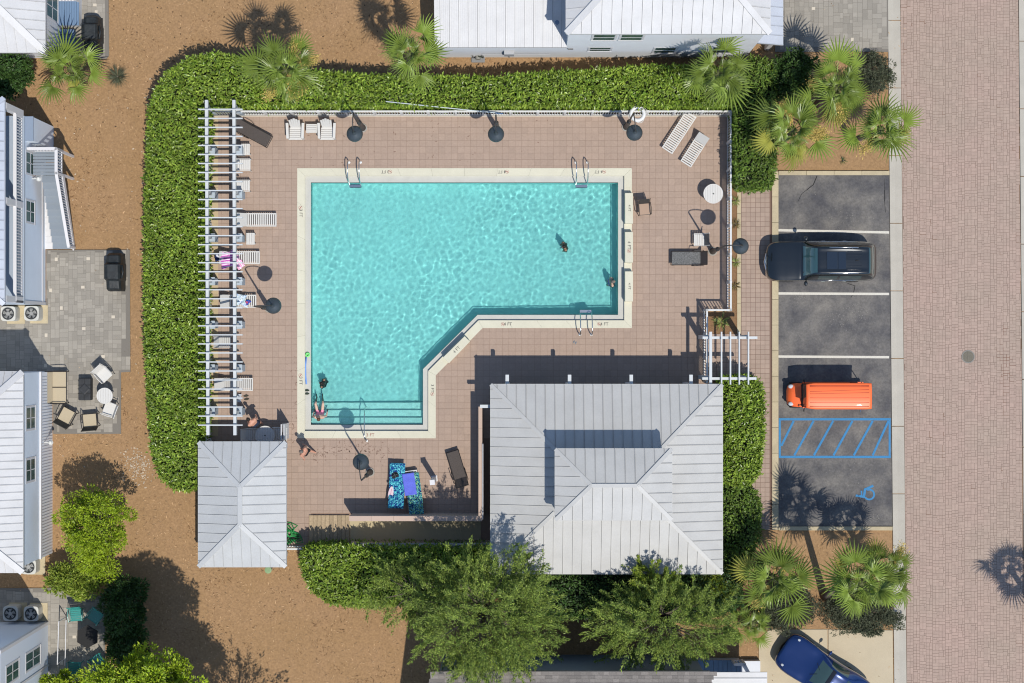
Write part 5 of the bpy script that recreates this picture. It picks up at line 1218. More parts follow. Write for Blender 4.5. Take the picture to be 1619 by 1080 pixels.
round_table('round white table between two white patio armchairs', at(172, 625), .36, n=9, hole=False)
chair('sling_armchair', 'tan armchair with dark frame turned toward the loveseat', at(110, 657), math.radians(62), dark, tan, M('dark_back', (.05,.048,.04), .8), w=.66, d=.62, group='tan sling armchairs')
chair('sling_armchair', 'tan armchair with dark frame at the patio bottom edge', at(146.5, 664), math.radians(95), dark, tan, M('dark_back', (.05,.048,.04), .8), w=.66, d=.58, group='tan sling armchairs')
teal = M('teal_resin', S(56,158,148), .35, fine=.05, spec=.6)
for x, y, a, l in ((124.5, 970, -85, 'teal plastic chair above left of the black table'), (154, 972, -125, 'teal plastic chair above right of the black table'), (122, 1053, 88, 'teal plastic chair below left of the black table'), (158, 1042, 125, 'teal plastic chair below right of the black table')):
    chair('plastic_chair', l, at(x, y), math.radians(a), teal, teal, w=.56, d=.5, slats=6, group='teal plastic chairs')
T = thing('hexagon_table', 'black six sided table in the middle of the teal chairs', 'table', at(145, 1002), .5)
part(T, 'top', G().lathe([(.0, .68), (.52, .68), (.52, .72), (0, .72)], n=6), M('table_black', (.012,.012,.012), .7)); part(T, 'pedestal', G().lathe([(.06, 0), (.05, .68)], n=8), dark)
T = thing('swing_frame', 'slender white metal frame beside the teal chairs', 'frame', at(107, 1010))
for a, b in (((-.05, 1.0, 1.2), (-.12, -.9, 1.2)), ((.1, .95, .6), (.05, -1.1, .6)), ((-.05, 1.0, 0), (-.05, 1.0, 1.2)), ((-.12, -.9, 0), (-.12, -.9, 1.2))): part(T, 'bar', G().tube([a, b], .022, 6), wtrim)
# covered grills
blk = M('grill_cover', (.020,.024,.026), .5, var=.35, vscale=4, bump=.6, bscale=6)
def grill(label, loc, rz, L=1.65):
    T = thing('covered_grill', label, 'grill', loc, rz, 'grills under black covers'); a = L/2
    prof = [(-a, .3, .62), (-a+.1, .33, .80), (-.4, .33, .86), (-.32, .36, 1.1), (.32, .36, 1.12), (.4, .33, .88), (a-.12, .32, .84), (a, .26, .6)]
    vs = []
    for x, hw, z in prof: vs += [(x, -hw-.05, .02), (x, -hw-.02, z-.12), (x, -hw*.8, z), (x, hw*.5, z+.02), (x, hw*.95, z-.1), (x, hw, .02)]
    m = len(prof); fs = [(6*i+j, 6*i+j+1, 6*(i+1)+j+1, 6*(i+1)+j) for i in range(m-1) for j in range(5)]+[tuple(range(6))[::-1], tuple(6*(m-1)+j for j in range(6))]
    o = part(T, 'cover', G().add(vs, fs), blk, bevel=.03)
    part(T, 'hem', G().box(-a, -.36, .0, a, .34, .03), M('hem_black', (.01,.01,.012), .7)); part(T, 'handle_bulge', G().tube([(-.3, -.40, .8), (0, -.46, .82), (.3, -.40, .8)], .05, 8), blk, smooth=True)
    return T
grill('black covered grill at the edge of the larger left patio', at(185.5, 431), math.pi/2, 1.7)
grill('black covered grill partly under a palm in the top left', at(150, 57), math.pi/2, 1.6)
# air conditioners
acm = M('ac_white', S(222,220,210), .5); acg = M('ac_grille', (.12,.13,.13), .5, metal=.4); acc = M('ac_core', (.38,.37,.34), .4, metal=.5)
def ac(label, px, py, pad=(.62, .6), off=(.12, -.02), first=[None]):
    c = at(px, py, -.02)
    if first[0]: return dup(first[0], c, 0, label)
    T = thing('air_conditioner', label, 'air conditioner', c, 0, 'air conditioning units'); first[0] = T; s = .33
    q = [(s*math.copysign(abs(math.cos(a))**.4, math.cos(a)), s*math.copysign(abs(math.sin(a))**.4, math.sin(a))) for a in np.linspace(0, 2*math.pi, 33)[:-1]]
    part(T, 'casing', G().prism(q, .05, .7), acm); part(T, 'pad', G().box(-.38+off[0], -.42+off[1], -.05, .42+off[0], .4+off[1], .05), kerbm)
    part(T, 'fan_well', G().lathe([(.27, .701), (.0, .70)], n=24), M('ac_dark', (.03,.03,.03), .8)); part(T, 'hub', G().lathe([(.09, .70), (.09, .73), (0, .73)], n=12), acc)
    for k in range(5):
        a = k*2*math.pi/5; part(T, 'fan_blade', G().add([(0, 0, .705), (.24*math.cos(a), .24*math.sin(a), .705), (.22*math.cos(a+.7), .22*math.sin(a+.7), .715), (.1*math.cos(a+.9), .1*math.sin(a+.9), .715)], [(0,1,2,3)]), acc)
    for r in (.1, .16, .22, .27): part(T, 'grille_ring', G().lathe([(r-.006, .735), (r+.006, .735), (r+.006, .742), (r-.006, .742)], n=28, close=True), acg)
    return T
ac('air conditioner at the corner of the blue house, left one', 20.5, 496.5); ac('air conditioner at the corner of the blue house, right one', 57, 496)
ac('single air conditioner at the lower end of the white roof house', 52.5, 893); ac('shaded air conditioner above the grey house, left one', 24, 966); ac('half sunlit air conditioner above the grey house, right one', 56.5, 966.5)
# hose, bucket
T = thing('garden_hose', 'coiled bright green garden hose beside the small shelter roof', 'hose', at(460, 848))
pts = []
for k in range(90):
    a = k*.32; r = .30+.004*k*math.sin(k); pts.append((r*math.cos(a)*1.15-.05, r*math.sin(a)*.9, .03+.0016*k))
part(T, 'hose', G().tube(pts+[(.1, .3, .05), (.3, .48, .03), (.0, .62, .03), (-.3, .66, .03)], .022, 6), M('hose_green', S(40,160,80), .4), smooth=True); part(T, 'nozzle', G().lathe([(.025, 0), (.03, .1), (.015, .14)], (-.34, .66, .03), 8, 'x'), steel)
T = thing('lidded_bin', 'pale green round lidded bin peeking below the small shelter', 'bin', at(426.5, 899, -.05))
part(T, 'body', G().lathe([(.13, 0), (.15, .5), (0, .5)], n=20), M('bin_cream', S(220,222,190), .6)); part(T, 'lid', G().lathe([(.155, .5), (.155, .53), (.10, .54), (0, .54)], n=20), M('bin_green', S(150,180,130), .6, fine=.15))
# ---------------------------------------------------------------- towels and small things
def cloth_mat(name, cols, scale=6, mode='blob', rough=.9):
    if name in MATS: return MATS[name]
    m = M(name, cols[0], rough); nt = m.node_tree; N = nt.nodes; L = nt.links; b = N['Principled BSDF']
    tc = N.new('ShaderNodeTexCoord'); 
    if mode == 'blob':
        t = N.new('ShaderNodeTexNoise'); t.inputs['Scale'].default_value = scale; t.inputs['Detail'].default_value = 2.5; t.inputs['Distortion'].default_value = 1.6; f = t.outputs['Fac']; lo, hi = .33, .67
    else:
        t = N.new('ShaderNodeTexWave'); t.inputs['Scale'].default_value = scale; t.inputs['Distortion'].default_value = .6; t.bands_direction = mode; f = t.outputs['Fac']; lo, hi = 0, 1
    L.new(tc.outputs['Object'], t.inputs['Vector']); mr = N.new('ShaderNodeMapRange'); L.new(f, mr.inputs[0]); mr.inputs[1].default_value = lo; mr.inputs[2].default_value = hi
    r = N.new('ShaderNodeValToRGB'); r.color_ramp.interpolation = 'CONSTANT'; e = r.color_ramp.elements; e[0].color = (*cols[0], 1); e[1].position = 1/len(cols); e[1].color = (*cols[1], 1)
    for i, c in enumerate(cols[2:], 2): x = e.new(i/len(cols)); x.color = (*c, 1)
    L.new(mr.outputs[0], r.inputs[0]); L.new(r.outputs[0], b.inputs['Base Color']); return m
def cloth(name, label, loc, rz, w, h, mat, prof=None, wav=.03, seed=1, cat='towel', group=None, nx=18, ny=12, edge=.0):
    """w along local x, h along y; prof(x)->z"""
    rs = random.Random(seed); vs = []
    for i in range(nx+1):
        for j in range(ny+1):
            x = -w/2+w*i/nx; y = -h/2+h*j/ny; z = (prof(x) if prof else 0)+wav*mnoise.noise((x*5+seed, y*5, seed))+wav*.5
            vs.append((x+edge*mnoise.noise((y*6, seed, x*6)), y+edge*mnoise.noise((x*6, 3+seed, y*6)), z))
    fs = [(i*(ny+1)+j, (i+1)*(ny+1)+j, (i+1)*(ny+1)+j+1, i*(ny+1)+j+1) for i in range(nx) for j in range(ny)]
    gb = G().add(vs, fs); o = solo(name, gb, mat, label, cat, group, True, loc, rz); md = o.modifiers.new('thickness', 'SOLIDIFY'); md.thickness = .012; return o
navy, tealc, aqua, lime, whitec = lin((20,40,110)), lin((20,120,150)), lin((110,220,225)), lin((160,210,90)), lin((225,235,235))
pat = cloth_mat('tropical_towel', [lin((15,28,90)), lin((22,50,130)), lin((20,70,130)), lin((18,100,130)), lin((60,170,185)), lin((130,225,225)), lin((24,80,120))], 9)
pat2 = cloth_mat('tropical_towel_green', [lin((12,24,80)), lin((20,45,120)), lin((60,140,110)), lin((25,60,130)), lin((110,200,190)), lin((150,190,80)), lin((18,60,90))], 8)
prof = lambda back, L_: (lambda x: .40+max(0, (-L_/2+back)-x)*.50)
cloth('patterned_towel', 'teal and navy patterned towel with a black hat on top', at(628.5, 766, 0), math.radians(88), 2.0, .70, pat, prof(.6, 1.95), .03, 2)
cloth('patterned_towel', 'navy patterned towel half covered by a violet blue towel', at(656, 779, 0), math.radians(98), 1.85, .66, pat2, prof(.6, 1.9), .03, 3)
cloth('blue_towel', 'plain violet blue towel on the right patterned lounger', at(648.5, 764, .06), math.radians(98), .98, .54, M('violet_towel', lin((96,108,206)), .9, fine=.12, fscale=30), prof(.0, .9), .03, 4)
T = thing('sun_hat', 'round black sun hat on the teal patterned towel', 'hat', at(625.5, 750, .40), .4); part(T, 'brim', G().lathe([(.0, 0), (.17, 0), (.175, .012), (.11, .03), (0, .03)], n=24), M('hat_black', (.012,.014,.018), .8)); part(T, 'crown', G().ell((0, 0, .04), (.1, .1, .09), 12, 8), MATS['hat_black'], smooth=True); part(T, 'band', G().box(-.12, -.012, .1, .12, .012, .135).box(-.012, -.12, .1, .012, .12, .135), M('hat_grey', (.08,.085,.08), .8))
T = thing('kickboard', 'oval pale pink kickboard beside the teal patterned towel', 'board', at(619, 779, .42), math.radians(80)); part(T, 'board', G().prism([(.33*math.cos(a), .115*math.sin(a)) for a in np.linspace(0, 2*math.pi, 28)[:-1]], 0, .035), M('board_pink', S(240,215,222), .5)); part(T, 'stripe', G().box(-.22, -.012, .0355, .22, .012, .038), M('board_stripe', S(205,140,160), .5))
T = thing('water_bottle', 'small white and black bottle left of the patterned loungers', 'bottle', at(614.5, 763.5)); part(T, 'body', G().lathe([(.05, 0), (.05, .2), (.03, .24)], n=12), MATS['lamp_white']); part(T, 'cap', G().lathe([(.03, .24), (.03, .28), (0, .28)], n=12), dark)
pinks = cloth_mat('pink_striped_towel', [lin((240,225,235)), lin((236,120,190)), lin((150,50,150)), lin((230,170,215)), lin((170,60,160))], 3.0, 'Y')
cloth('striped_towel', 'pink purple and white striped towel crumpled under the pergola', at(364, 411, 0), .15, .66, .72, pinks, prof(.3, .6), .10, 5, edge=.12)
cloth('striped_towel', 'pink towel with white stripes hanging off the lounger', at(378.5, 415, 0), .65, .34, .62, cloth_mat('pink_white_towel', [lin((240,190,220)), lin((235,60,140)), lin((242,200,225)), lin((240,230,238))], 2.2, 'X'), lambda x: .36, .08, 6, edge=.08)
cloth('navy_bag', 'navy and white cloth beach bag at the head of the pink towel', at(348, 408, 0), .2, .28, .34, cloth_mat('navy_white', [lin((20,30,70)), lin((25,45,95)), lin((220,222,230)), lin((20,30,70))], 4), lambda x: .52, .12, 7, cat='bag', edge=.08)
cloth('scattered_clothes', 'crumpled white and pale blue clothes on the cluttered lounger', at(383, 475, 0), 0, .52, .5, cloth_mat('pale_clothes', [lin((205,215,225)), lin((120,150,190)), lin((235,238,242)), lin((150,190,190)), lin((225,228,235))], 7), lambda x: .36, .12, 8, cat='clothes', edge=.15)
cloth('blue_cloth', 'royal blue cloth with orange corners on the cluttered lounger', at(393.5, 478.5, 0), .5, .3, .16, cloth_mat('blue_orange', [lin((230,90,40)), lin((30,60,150)), lin((40,80,170)), lin((30,60,150)), lin((30,60,150)), lin((235,100,50))], 3.2), lambda x: .42, .06, 9, cat='cloth', edge=.06)
cloth('white_bag', 'crumpled white bag under the lower pergola beam', at(379, 629.5, 0), 1.4, .36, .2, M('bag_white', S(225,232,238), .7), lambda x: .1, .14, 10, cat='bag', edge=.08)
def sandals(label, px, py, rz, mat, first=[None]):
    T = thing('sandals', label, 'sandals', at(px, py, .012 if px > 470 and px < 482 else 0), rz)
    for s in (-1, 1):
        q = [(.12*math.cos(a), s*.075+.045*math.sin(a)) for a in np.linspace(0, 2*math.pi, 17)[:-1]]; part(T, 'sandal', G().prism(q, 0, .03).box(-.01, s*.075-.045, .03, .05, s*.075+.045, .06), mat)
    return T
sandals('pair of dark sandals on the deck near the pergola lower end', 389.5, 628.5, .15, M('sandal_dark', (.05,.045,.03), .8))
T = sandals('pair of dark green sandals on the left pool edge', 484.5, 620, 0, M('sandal_green', (.03,.045,.03), .8)); T.location.z = -.13
sandals('tiny pair of grey sunglasses or sandals below the south ladder', 909, 541.5, 1.1, M('sandal_grey', (.18,.2,.22), .6)).scale = (.6, .6, .6)
T = thing('pool_noodle', 'blue and lilac foam noodle with green end on the left pool edge', 'pool noodle', (*g2(484, 584), -.13))
part(T, 'noodle', G().tube([(.0, -.68, .035), (-.035, -.3, .035), (-.04, .2, .035), (.0, .55, .06)], .035, 10), M('noodle_blue', lin((110,150,215)), .7), smooth=True); part(T, 'end_ring', G().lathe([(.045, -.03), (.1, -.03), (.1, .05), (.045, .05)], (.06, .66, .05), 18, close=True), M('noodle_green', lin((120,230,120)), .6), smooth=True)
# ---------------------------------------------------------------- people
skin_pink = M('skin_sunburnt', (.56,.29,.20), .55, var=.06, vscale=9); skin_fair = M('skin_fair', (.60,.40,.30), .55, var=.05, vscale=9); skin_tan = M('skin_tan', (.30,.17,.11), .55)
def capsule(gb, pts, rad, n=10):
    gb.tube(pts, rad, n)
    for p, r in zip(pts, rad): gb.ell(p, (r*1.0, r*1.0, r*1.0), 10, 6)
def hand(gb, w, d, side, curl=.4):
    """palm and five fingers at wrist w, pointing along d"""
    w = Vector(w); d = Vector(d).normalized(); s = d.cross(Vector((0, 0, 1))); s = s.normalized() if s.length > .1 else Vector((0, 1, 0)); n_ = s.cross(d)
    c = w+d*.05; gb.tube([w, c, w+d*.095], [.024, .034, .030], 8)
    for i, (o, l) in enumerate(((-.027, .06), (-.009, .075), (.009, .07), (.027, .055))):
        a = w+d*.085+s*o; b = a+d*l*.5; e = b+(d*.8-n_*curl)*l*.5; gb.tube([a, b, e], [.0095, .009, .007], 6); gb.ell(tuple(e), (.007,)*3, 6, 4)
    a = w+d*.03+s*side*.03; b = a+(d*.6+s*side*.8)*.035; gb.tube([a, b, b+d*.025], [.011, .010, .008], 6)
def person(label, loc, rz, J, skin, hair, suit, suit_kind='shorts', hair_long=False, group=None, look=(1, 0, 0)):
    """J: dict of joint positions in local metres, facing +x"""
    T = thing('person', label, 'person', loc, rz, group); V = lambda k: Vector(J[k]); gb = G()
    pel, chest, neck, head = V('pelvis'), V('chest'), V('neck'), V('head'); sh = (V('shL')-V('shR')).normalized()
    def torso(c, half, r, s):  # stadium cross-section
        for t in (-1, -.5, 0, .5, 1): gb.ell(tuple(c+s*half*t), (r, r, r*1.05), 10, 6)
    for t in np.linspace(0, 1, 7):
        c = pel.lerp(chest, t); w = .085-.03*math.sin(t*math.pi)+.045*t; torso(c, w, .105-.01*math.sin(t*math.pi)+.01*t, sh)
    capsule(gb, [chest, neck, head-(head-neck)*.4], [.09, .062, .055])
    for S1 in ('L', 'R'):
        a, e, w = V('sh'+S1), V('el'+S1), V('wr'+S1); capsule(gb, [chest+(a-chest)*.5, a, a.lerp(e, .35), e, e.lerp(w, .3), w], [.075, .062, .052, .041, .041, .028]); hand(gb, w, w-e, 1 if S1 == 'L' else -1)
        h, k, f = V('hip'+S1), V('kn'+S1), V('an'+S1); capsule(gb, [h, h.lerp(k, .35), k, k.lerp(f, .3), f], [.095, .085, .058, .058, .038]); d = V('toe'+S1)-f; capsule(gb, [f-d.normalized()*.03, f+d*.4-Vector((0, 0, .02)), f+d], [.038, .036, .026])
    gb.ell(tuple(head), (.088, .076, .112), 14, 10); lk = Vector(look).normalized(); sd = lk.cross(Vector((0, 0, 1))).normalized(); upv = sd.cross(lk)
    gb.ell(tuple(head+lk*.088-upv*.015), (.018, .015, .02), 8, 5); gb.ell(tuple(head-upv*.09+lk*.05), (.035, .035, .03), 8, 5)
    for s in (-1, 1): gb.ell(tuple(head+sd*.078*s-upv*.01), (.018, .012, .03), 8, 5)
    body = part(T, 'body', gb, skin, smooth=True); rm = body.modifiers.new('remesh', 'REMESH'); rm.mode = 'VOXEL'; rm.voxel_size = .013; rm.use_smooth_shade = True
    sm = body.modifiers.new('smooth', 'SMOOTH'); sm.iterations = 4; sm.factor = .5
    face = G()
    for s in (-1, 1): face.ell(tuple(head+lk*.078+sd*.03*s+upv*.012), (.009, .011, .008), 8, 5)
    part(T, 'eyes', face, M('eye_dark', (.03,.025,.02), .3), smooth=True); part(T, 'mouth', G().ell(tuple(head+lk*.082-upv*.055), (.008, .024, .007), 8, 4), M('lips', (.40,.15,.12), .5), smooth=True)
    hg = G(); hg.ell(tuple(head-lk*.018+upv*.022), (.094, .086, .108), 16, 10)
    if hair_long: hg.tube([head-lk*.05+upv*.02, head-lk*.10-upv*.08, head-lk*.13-upv*.24], [.085, .075, .03], 10)
    h = part(T, 'hair', hg, hair, smooth=True); h.modifiers.new('subdivide', 'SUBSURF').levels = 1
    cg = G()
    if suit_kind in ('shorts', 'suit'):
        for t in np.linspace(0, .28 if suit_kind == 'shorts' else .96, 8):
            c = pel.lerp(chest, t); w = .085-.03*math.sin(t*math.pi)+.045*t
            for q in (-1, -.5, 0, .5, 1): cg.ell(tuple(c+sh*w*q), (.115, .115, .115), 10, 6)
        for S1 in ('L', 'R'):
            h_, k_ = V('hip'+S1), V('kn'+S1); capsule(cg, [h_, h_.lerp(k_, .25), h_.lerp(k_, .62 if suit_kind == 'shorts' else .12)], [.107, .103, .088 if suit_kind == 'shorts' else .1])
        c = part(T, 'shorts' if suit_kind == 'shorts' else 'swimsuit', cg, suit, smooth=True); rm = c.modifiers.new('remesh', 'REMESH'); rm.mode = 'VOXEL'; rm.voxel_size = .014; rm.use_smooth_shade = True
    return T
def stand(lean=.05, armL=(.12, .34, .95, .22, .40, .72), armR=(.0, -.34, .97, .05, -.36, .72), step=.1, hunch=0, H=1.0):
    h = lambda *p: tuple(v*H for v in p)
    J = dict(pelvis=h(0, 0, .93), chest=h(lean, 0, 1.27-hunch*.3), neck=h(lean*1.4+hunch*.5, 0, 1.46-hunch), head=h(lean*1.8+hunch*.9, 0, 1.62-hunch*1.15),
             shL=h(lean, .185, 1.39-hunch*.6), shR=h(lean, -.185, 1.39-hunch*.6), elL=h(armL[0]*.6, armL[1]*.85, 1.12), wrL=h(armL[3], armL[4], armL[5]+.13), elR=h(armR[0]*.6, armR[1]*.85, 1.12), wrR=h(armR[3], armR[4], armR[5]+.13),
             hipL=h(0, .095, .88), hipR=h(0, -.095, .88), knL=h(step*.9, .10, .48), knR=h(-step*.2, -.10, .48), anL=h(step, .10, .08), anR=h(-step*1.3, -.10, .1), toeL=h(step+.17, .11, .03), toeR=h(-step*1.3+.16, -.11, .03)); return J
hair_d = M('hair_dark', (.018,.013,.010), .6); hair_b = M('hair_brown', (.11,.05,.03), .6); hair_g = M('hair_ash', (.16,.14,.12), .6)
person('shirtless person in dark shorts leaning beside the shaded round table', at(409.5, 668.5), math.radians(135), stand(.14, hunch=.10, armL=(.2, .28, 1, .26, .2, .86), armR=(.2, -.30, 1, .22, -.28, .9)), skin_pink, hair_d, M('shorts_navy', (.02,.03,.06), .8))
person('shirtless person with ashen hair walking on the deck below the pool', at(488.5, 713), math.radians(150), stand(.10, step=.22, armL=(-.1, .31, 1, -.08, .33, .8), armR=(.2, -.32, 1, .24, -.26, .9), H=.97), skin_pink, hair_g, M('shorts_black', (.015,.016,.02), .8))
def swim(): # standing chest deep in the pool with the arms held in front under the water
    return dict(pelvis=(0, 0, -.62), chest=(.04, 0, -.30), neck=(.07, 0, -.10), head=(.09, 0, .05), shL=(.04, .17, -.20), shR=(.04, -.17, -.20), elL=(.02, .23, -.46), wrL=(.12, .17, -.62), elR=(.02, -.23, -.46), wrR=(.12, -.17, -.62),
                hipL=(0, .09, -.66), hipR=(0, -.09, -.66), knL=(.05, .1, -.92), knR=(-.04, -.1, -.92), anL=(-.08, .1, -1.2), anR=(-.12, -.1, -1.18), toeL=(.06, .1, -1.2), toeR=(.04, -.1, -1.2))
blacks = M('swimsuit_black', (.012,.014,.016), .7)
person('dark haired swimmer in black standing in the middle of the pool', (*g2(894, 389), -.0), math.radians(200), swim(), skin_tan, hair_d, blacks, 'suit', True)
person('swimmer in pink and violet swimwear holding the right pool wall', (*g2(966.5, 446), 0), math.radians(10), swim(), skin_fair, hair_g, cloth_mat('violet_swimwear', [lin((190,70,190)), lin((60,60,150)), lin((230,160,220)), lin((50,110,190))], 12), 'suit')
person('dark haired swimmer near the left pool edge above the steps', (*g2(511, 607), -.02), math.radians(160), swim(), skin_tan, hair_d, blacks, 'suit', True)
sit = dict(pelvis=(0, 0, -.26), chest=(-.14, 0, .04), neck=(-.2, 0, .22), head=(-.22, 0, .38), shL=(-.15, .17, .15), shR=(-.15, -.17, .15), elL=(-.10, .30, -.08), wrL=(.10, .26, -.2), elR=(-.12, -.30, -.08), wrR=(.08, -.34, -.2),
           hipL=(.02, .1, -.27), hipR=(.02, -.1, -.27), knL=(.44, .18, -.14), knR=(.44, -.16, -.14), anL=(.74, .14, -.42), anR=(.74, -.12, -.42), toeL=(.88, .15, -.36), toeR=(.88, -.13, -.36))
person('person in pink swimsuit sitting on the pool steps with knees apart', (*g2(505, 654), -.02), math.radians(92), sit, skin_fair, hair_b, M('swimsuit_pink', lin((240,150,170)), .7), 'suit')

# ---------------------------------------------------------------- vehicles
def catmull(P, n):
    P = np.array(P, dtype=float); m = len(P); out = []
    for t in np.linspace(0, m-1, n):
        i = min(int(t), m-2); u = t-i; p0, p1, p2, p3 = P[max(i-1, 0)], P[i], P[i+1], P[min(i+2, m-1)]
        out.append(.5*((2*p1)+(-p0+p2)*u+(2*p0-5*p1+4*p2-p3)*u*u+(-p0+3*p1-3*p2+p3)*u**3))
    return np.array(out)
def car_surface(stations, nu=90, nv=22):
    """stations: (x, [(y,z)*6]) bottom to top centre -> grid (nu, nv, 3)"""
    A = np.array([[(x, y, z) for y, z in ring] for x, ring in stations]); A1 = np.array([catmull(A[:, j], nu) for j in range(A.shape[1])]).transpose(1, 0, 2)
    return np.array([catmull(A1[i], nv) for i in range(nu)])
def grid_part(T, name, Gd, ui, vi, mat, lift=0.0, both=True, smooth=True):
    for s in ((1, -1) if both else (1,)):
        pass
    vs = []; fs = []
    for s in (1, -1):
        sub = Gd[ui[0]:ui[1]+1, vi[0]:vi[1]+1].copy(); sub[..., 1] *= s; n0 = len(vs); a, b = sub.shape[:2]
        du = np.gradient(sub, axis=0); dv = np.gradient(sub, axis=1); nn = np.cross(du, dv); nn /= (np.linalg.norm(nn, axis=2)[..., None]+1e-9)
        c = np.array([sub[..., 0].mean(), 0, .5]); 
        if ((sub-c)*nn).sum() < 0: nn = -nn
        sub = sub+nn*lift; vs += [tuple(p) for p in sub.reshape(-1, 3)]
        fs += [(n0+i*b+j, n0+(i+1)*b+j, n0+(i+1)*b+j+1, n0+i*b+j+1) for i in range(a-1) for j in range(b-1)]
    return part(T, name, G().add(vs, fs), mat, smooth=smooth)
tyre = M('tyre', (.02,.02,.02), .9); rim = M('alloy_rim', (.45,.46,.47), .3, metal=.9); chrome = M('chrome', (.7,.7,.7), .12, metal=1.0); glass = M('car_glass', (.02,.045,.045), .05, spec=.9, coat=1.0)
blackp = M('black_trim', (.012,.012,.013), .5)
def wheels(T, xs, y, r, w=.2):
    for x in xs:
        for s in (-1, 1):
            o = part(T, 'wheel', G().lathe([(r*.62, -w/2), (r*.93, -w/2), (r, -w/2+.03), (r, w/2-.03), (r*.93, w/2), (r*.62, w/2)], (x, s*y, r), 28, 'y'), tyre, smooth=True)
            part_ = G().lathe([(0, -w/2+.03), (r*.62, -w/2+.02), (r*.62, w/2-.02), (0, w/2-.03)], (x, s*y, r), 20, 'y'); obj('rim', part_.mesh('rim', rim), o)
# black sport utility vehicle: front at local -x
def ring(w, z0, zb, zs, wt, zt, ws=None):
    ws = ws or w*.94; return [(w*.93, z0), (w, zb), (ws, zs), (wt, zt-.03 if wt > .3 else zt), (wt*.55, zt), (0, zt+.015)]
st = [(0, [(.40, .34), (.44, .55), (.42, .72), (.36, .80), (.2, .82), (0, .83)]), (.10, [(.68, .26), (.74, .55), (.70, .82), (.60, .90), (.33, .93), (0, .94)]), (.38, [(.82, .25), (.88, .62), (.84, .94), (.74, 1.0), (.42, 1.03), (0, 1.04)]),
      (.85, [(.84, .25), (.895, .66), (.86, 1.0), (.76, 1.06), (.42, 1.09), (0, 1.10)]), (1.38, [(.84, .25), (.89, .68), (.86, 1.06), (.78, 1.11), (.44, 1.15), (0, 1.16)]), (1.60, [(.84, .25), (.89, .68), (.86, 1.08), (.76, 1.17), (.44, 1.22), (0, 1.23)]),
      (2.02, [(.84, .25), (.89, .70), (.86, 1.10), (.64, 1.58), (.38, 1.63), (0, 1.64)]), (2.45, [(.84, .25), (.89, .70), (.86, 1.10), (.63, 1.68), (.36, 1.72), (0, 1.73)]), (3.3, [(.84, .25), (.89, .70), (.86, 1.11), (.63, 1.71), (.36, 1.74), (0, 1.75)]),
      (4.15, [(.84, .26), (.89, .72), (.85, 1.13), (.61, 1.68), (.34, 1.71), (0, 1.72)]), (4.5, [(.82, .28), (.87, .74), (.82, 1.13), (.62, 1.55), (.34, 1.60), (0, 1.61)]), (4.74, [(.76, .32), (.82, .74), (.76, 1.10), (.64, 1.16), (.34, 1.19), (0, 1.2)]), (4.87, [(.58, .4), (.66, .7), (.62, .95), (.5, 1.0), (.3, 1.02), (0, 1.03)])]
st = [(x-2.43, r) for x, r in st]
T = thing('black_suv', 'black sport utility vehicle parked nose toward the footpath', 'car', (*g2(1298.5, 413.3, 0), -.03), 0)
T.location = (*g2(1298.3, 413.2, .9), -.03)
Gd = car_surface(st, 110, 26); paint = M('suv_paint', (.011,.015,.018), .22, spec=.6, coat=1.0, metal=.3)
def U(x): return int(np.argmin(abs(Gd[:, -1, 0]-(x-2.43))))
part_b = grid_part(T, 'body', Gd, (0, 109), (0, 25), paint)
grid_part(T, 'windshield', Gd, (U(1.60), U(2.12)), (17, 25), M('windscreen_teal', (.03,.075,.08), .06, spec=.9, coat=1.0), .006)
grid_part(T, 'side_window', Gd, (U(2.2), U(3.05)), (11, 14), glass, .006); grid_part(T, 'side_window', Gd, (U(3.1), U(4.1)), (11, 14), glass, .006)
grid_part(T, 'rear_window', Gd, (U(4.38), U(4.68)), (16, 25), glass, .006)
sr = M('sunroof_glass', (.008,.014,.022), .05, spec=.9, coat=1.0)
for a, b in ((-.01+.10, .56), (.59, .93)): part(T, 'sunroof', G().box(a, -.38, 1.745, b, .38, 1.762), sr, bevel=.02)
for s in (-1, 1):
    part(T, 'roof_rail', G().tube([(.18-.0, s*.57, 1.70), (.25, s*.575, 1.765), (1.45, s*.565, 1.755), (1.55, s*.56, 1.68)], .016, 6), chrome, smooth=True)
    m = part(T, 'mirror', G().ell((-.72, s*1.0, 1.12), (.09, .11, .075), 12, 8).tube([(-.7, s*.86, 1.08), (-.71, s*.95, 1.1)], .025, 6), paint, smooth=True)
    part(T, 'headlight', G().ell((-2.17, s*.62, .86), (.14, .15, .05), 12, 8), M('headlight_glass', (.55,.58,.6), .08, spec=1, coat=1), smooth=True)
    part(T, 'chrome_strip', G().tube([(-.60, s*.885, 1.105), (.3, s*.875, 1.12), (1.6, s*.86, 1.15)], .012, 6), chrome, smooth=True)
    for x in (.0, .95): part(T, 'door_handle', G().tube([(x, s*.90, .95), (x+.16, s*.90, .96)], .014, 6), chrome)
    part(T, 'tail_light', G().ell((2.24, s*.68, 1.03), (.08, .12, .07), 10, 6), M('tail_red', (.25,.01,.01), .15), smooth=True)
for k in range(5): part(T, 'grille_bar', G().tube([(-2.36-.03*(k == 1), -.34, .56+k*.055), (-2.43, 0, .56+k*.055), (-2.36, .34, .56+k*.055)], .012, 6), chrome)
part(T, 'bumper', G().tube([(-2.02, -.82, .42), (-2.3, -.62, .42), (-2.44, 0, .42), (-2.3, .62, .42), (-2.02, .82, .42)], .05, 8), chrome, smooth=True)
for k in range(6): part(T, 'roof_rib', G().box(1.0, -.42+k*.16, 1.735, 1.65, -.41+k*.16+.02, 1.752), paint)
part(T, 'antenna', G().ell((1.42, .0, 1.76), (.09, .02, .04), 10, 6), blackp, smooth=True)
for s in (-1, 1): part(T, 'wiper', G().tube([(-.86, s*.45-.1, 1.2), (-.72, s*.2-.1, 1.3)], .01, 5), blackp)
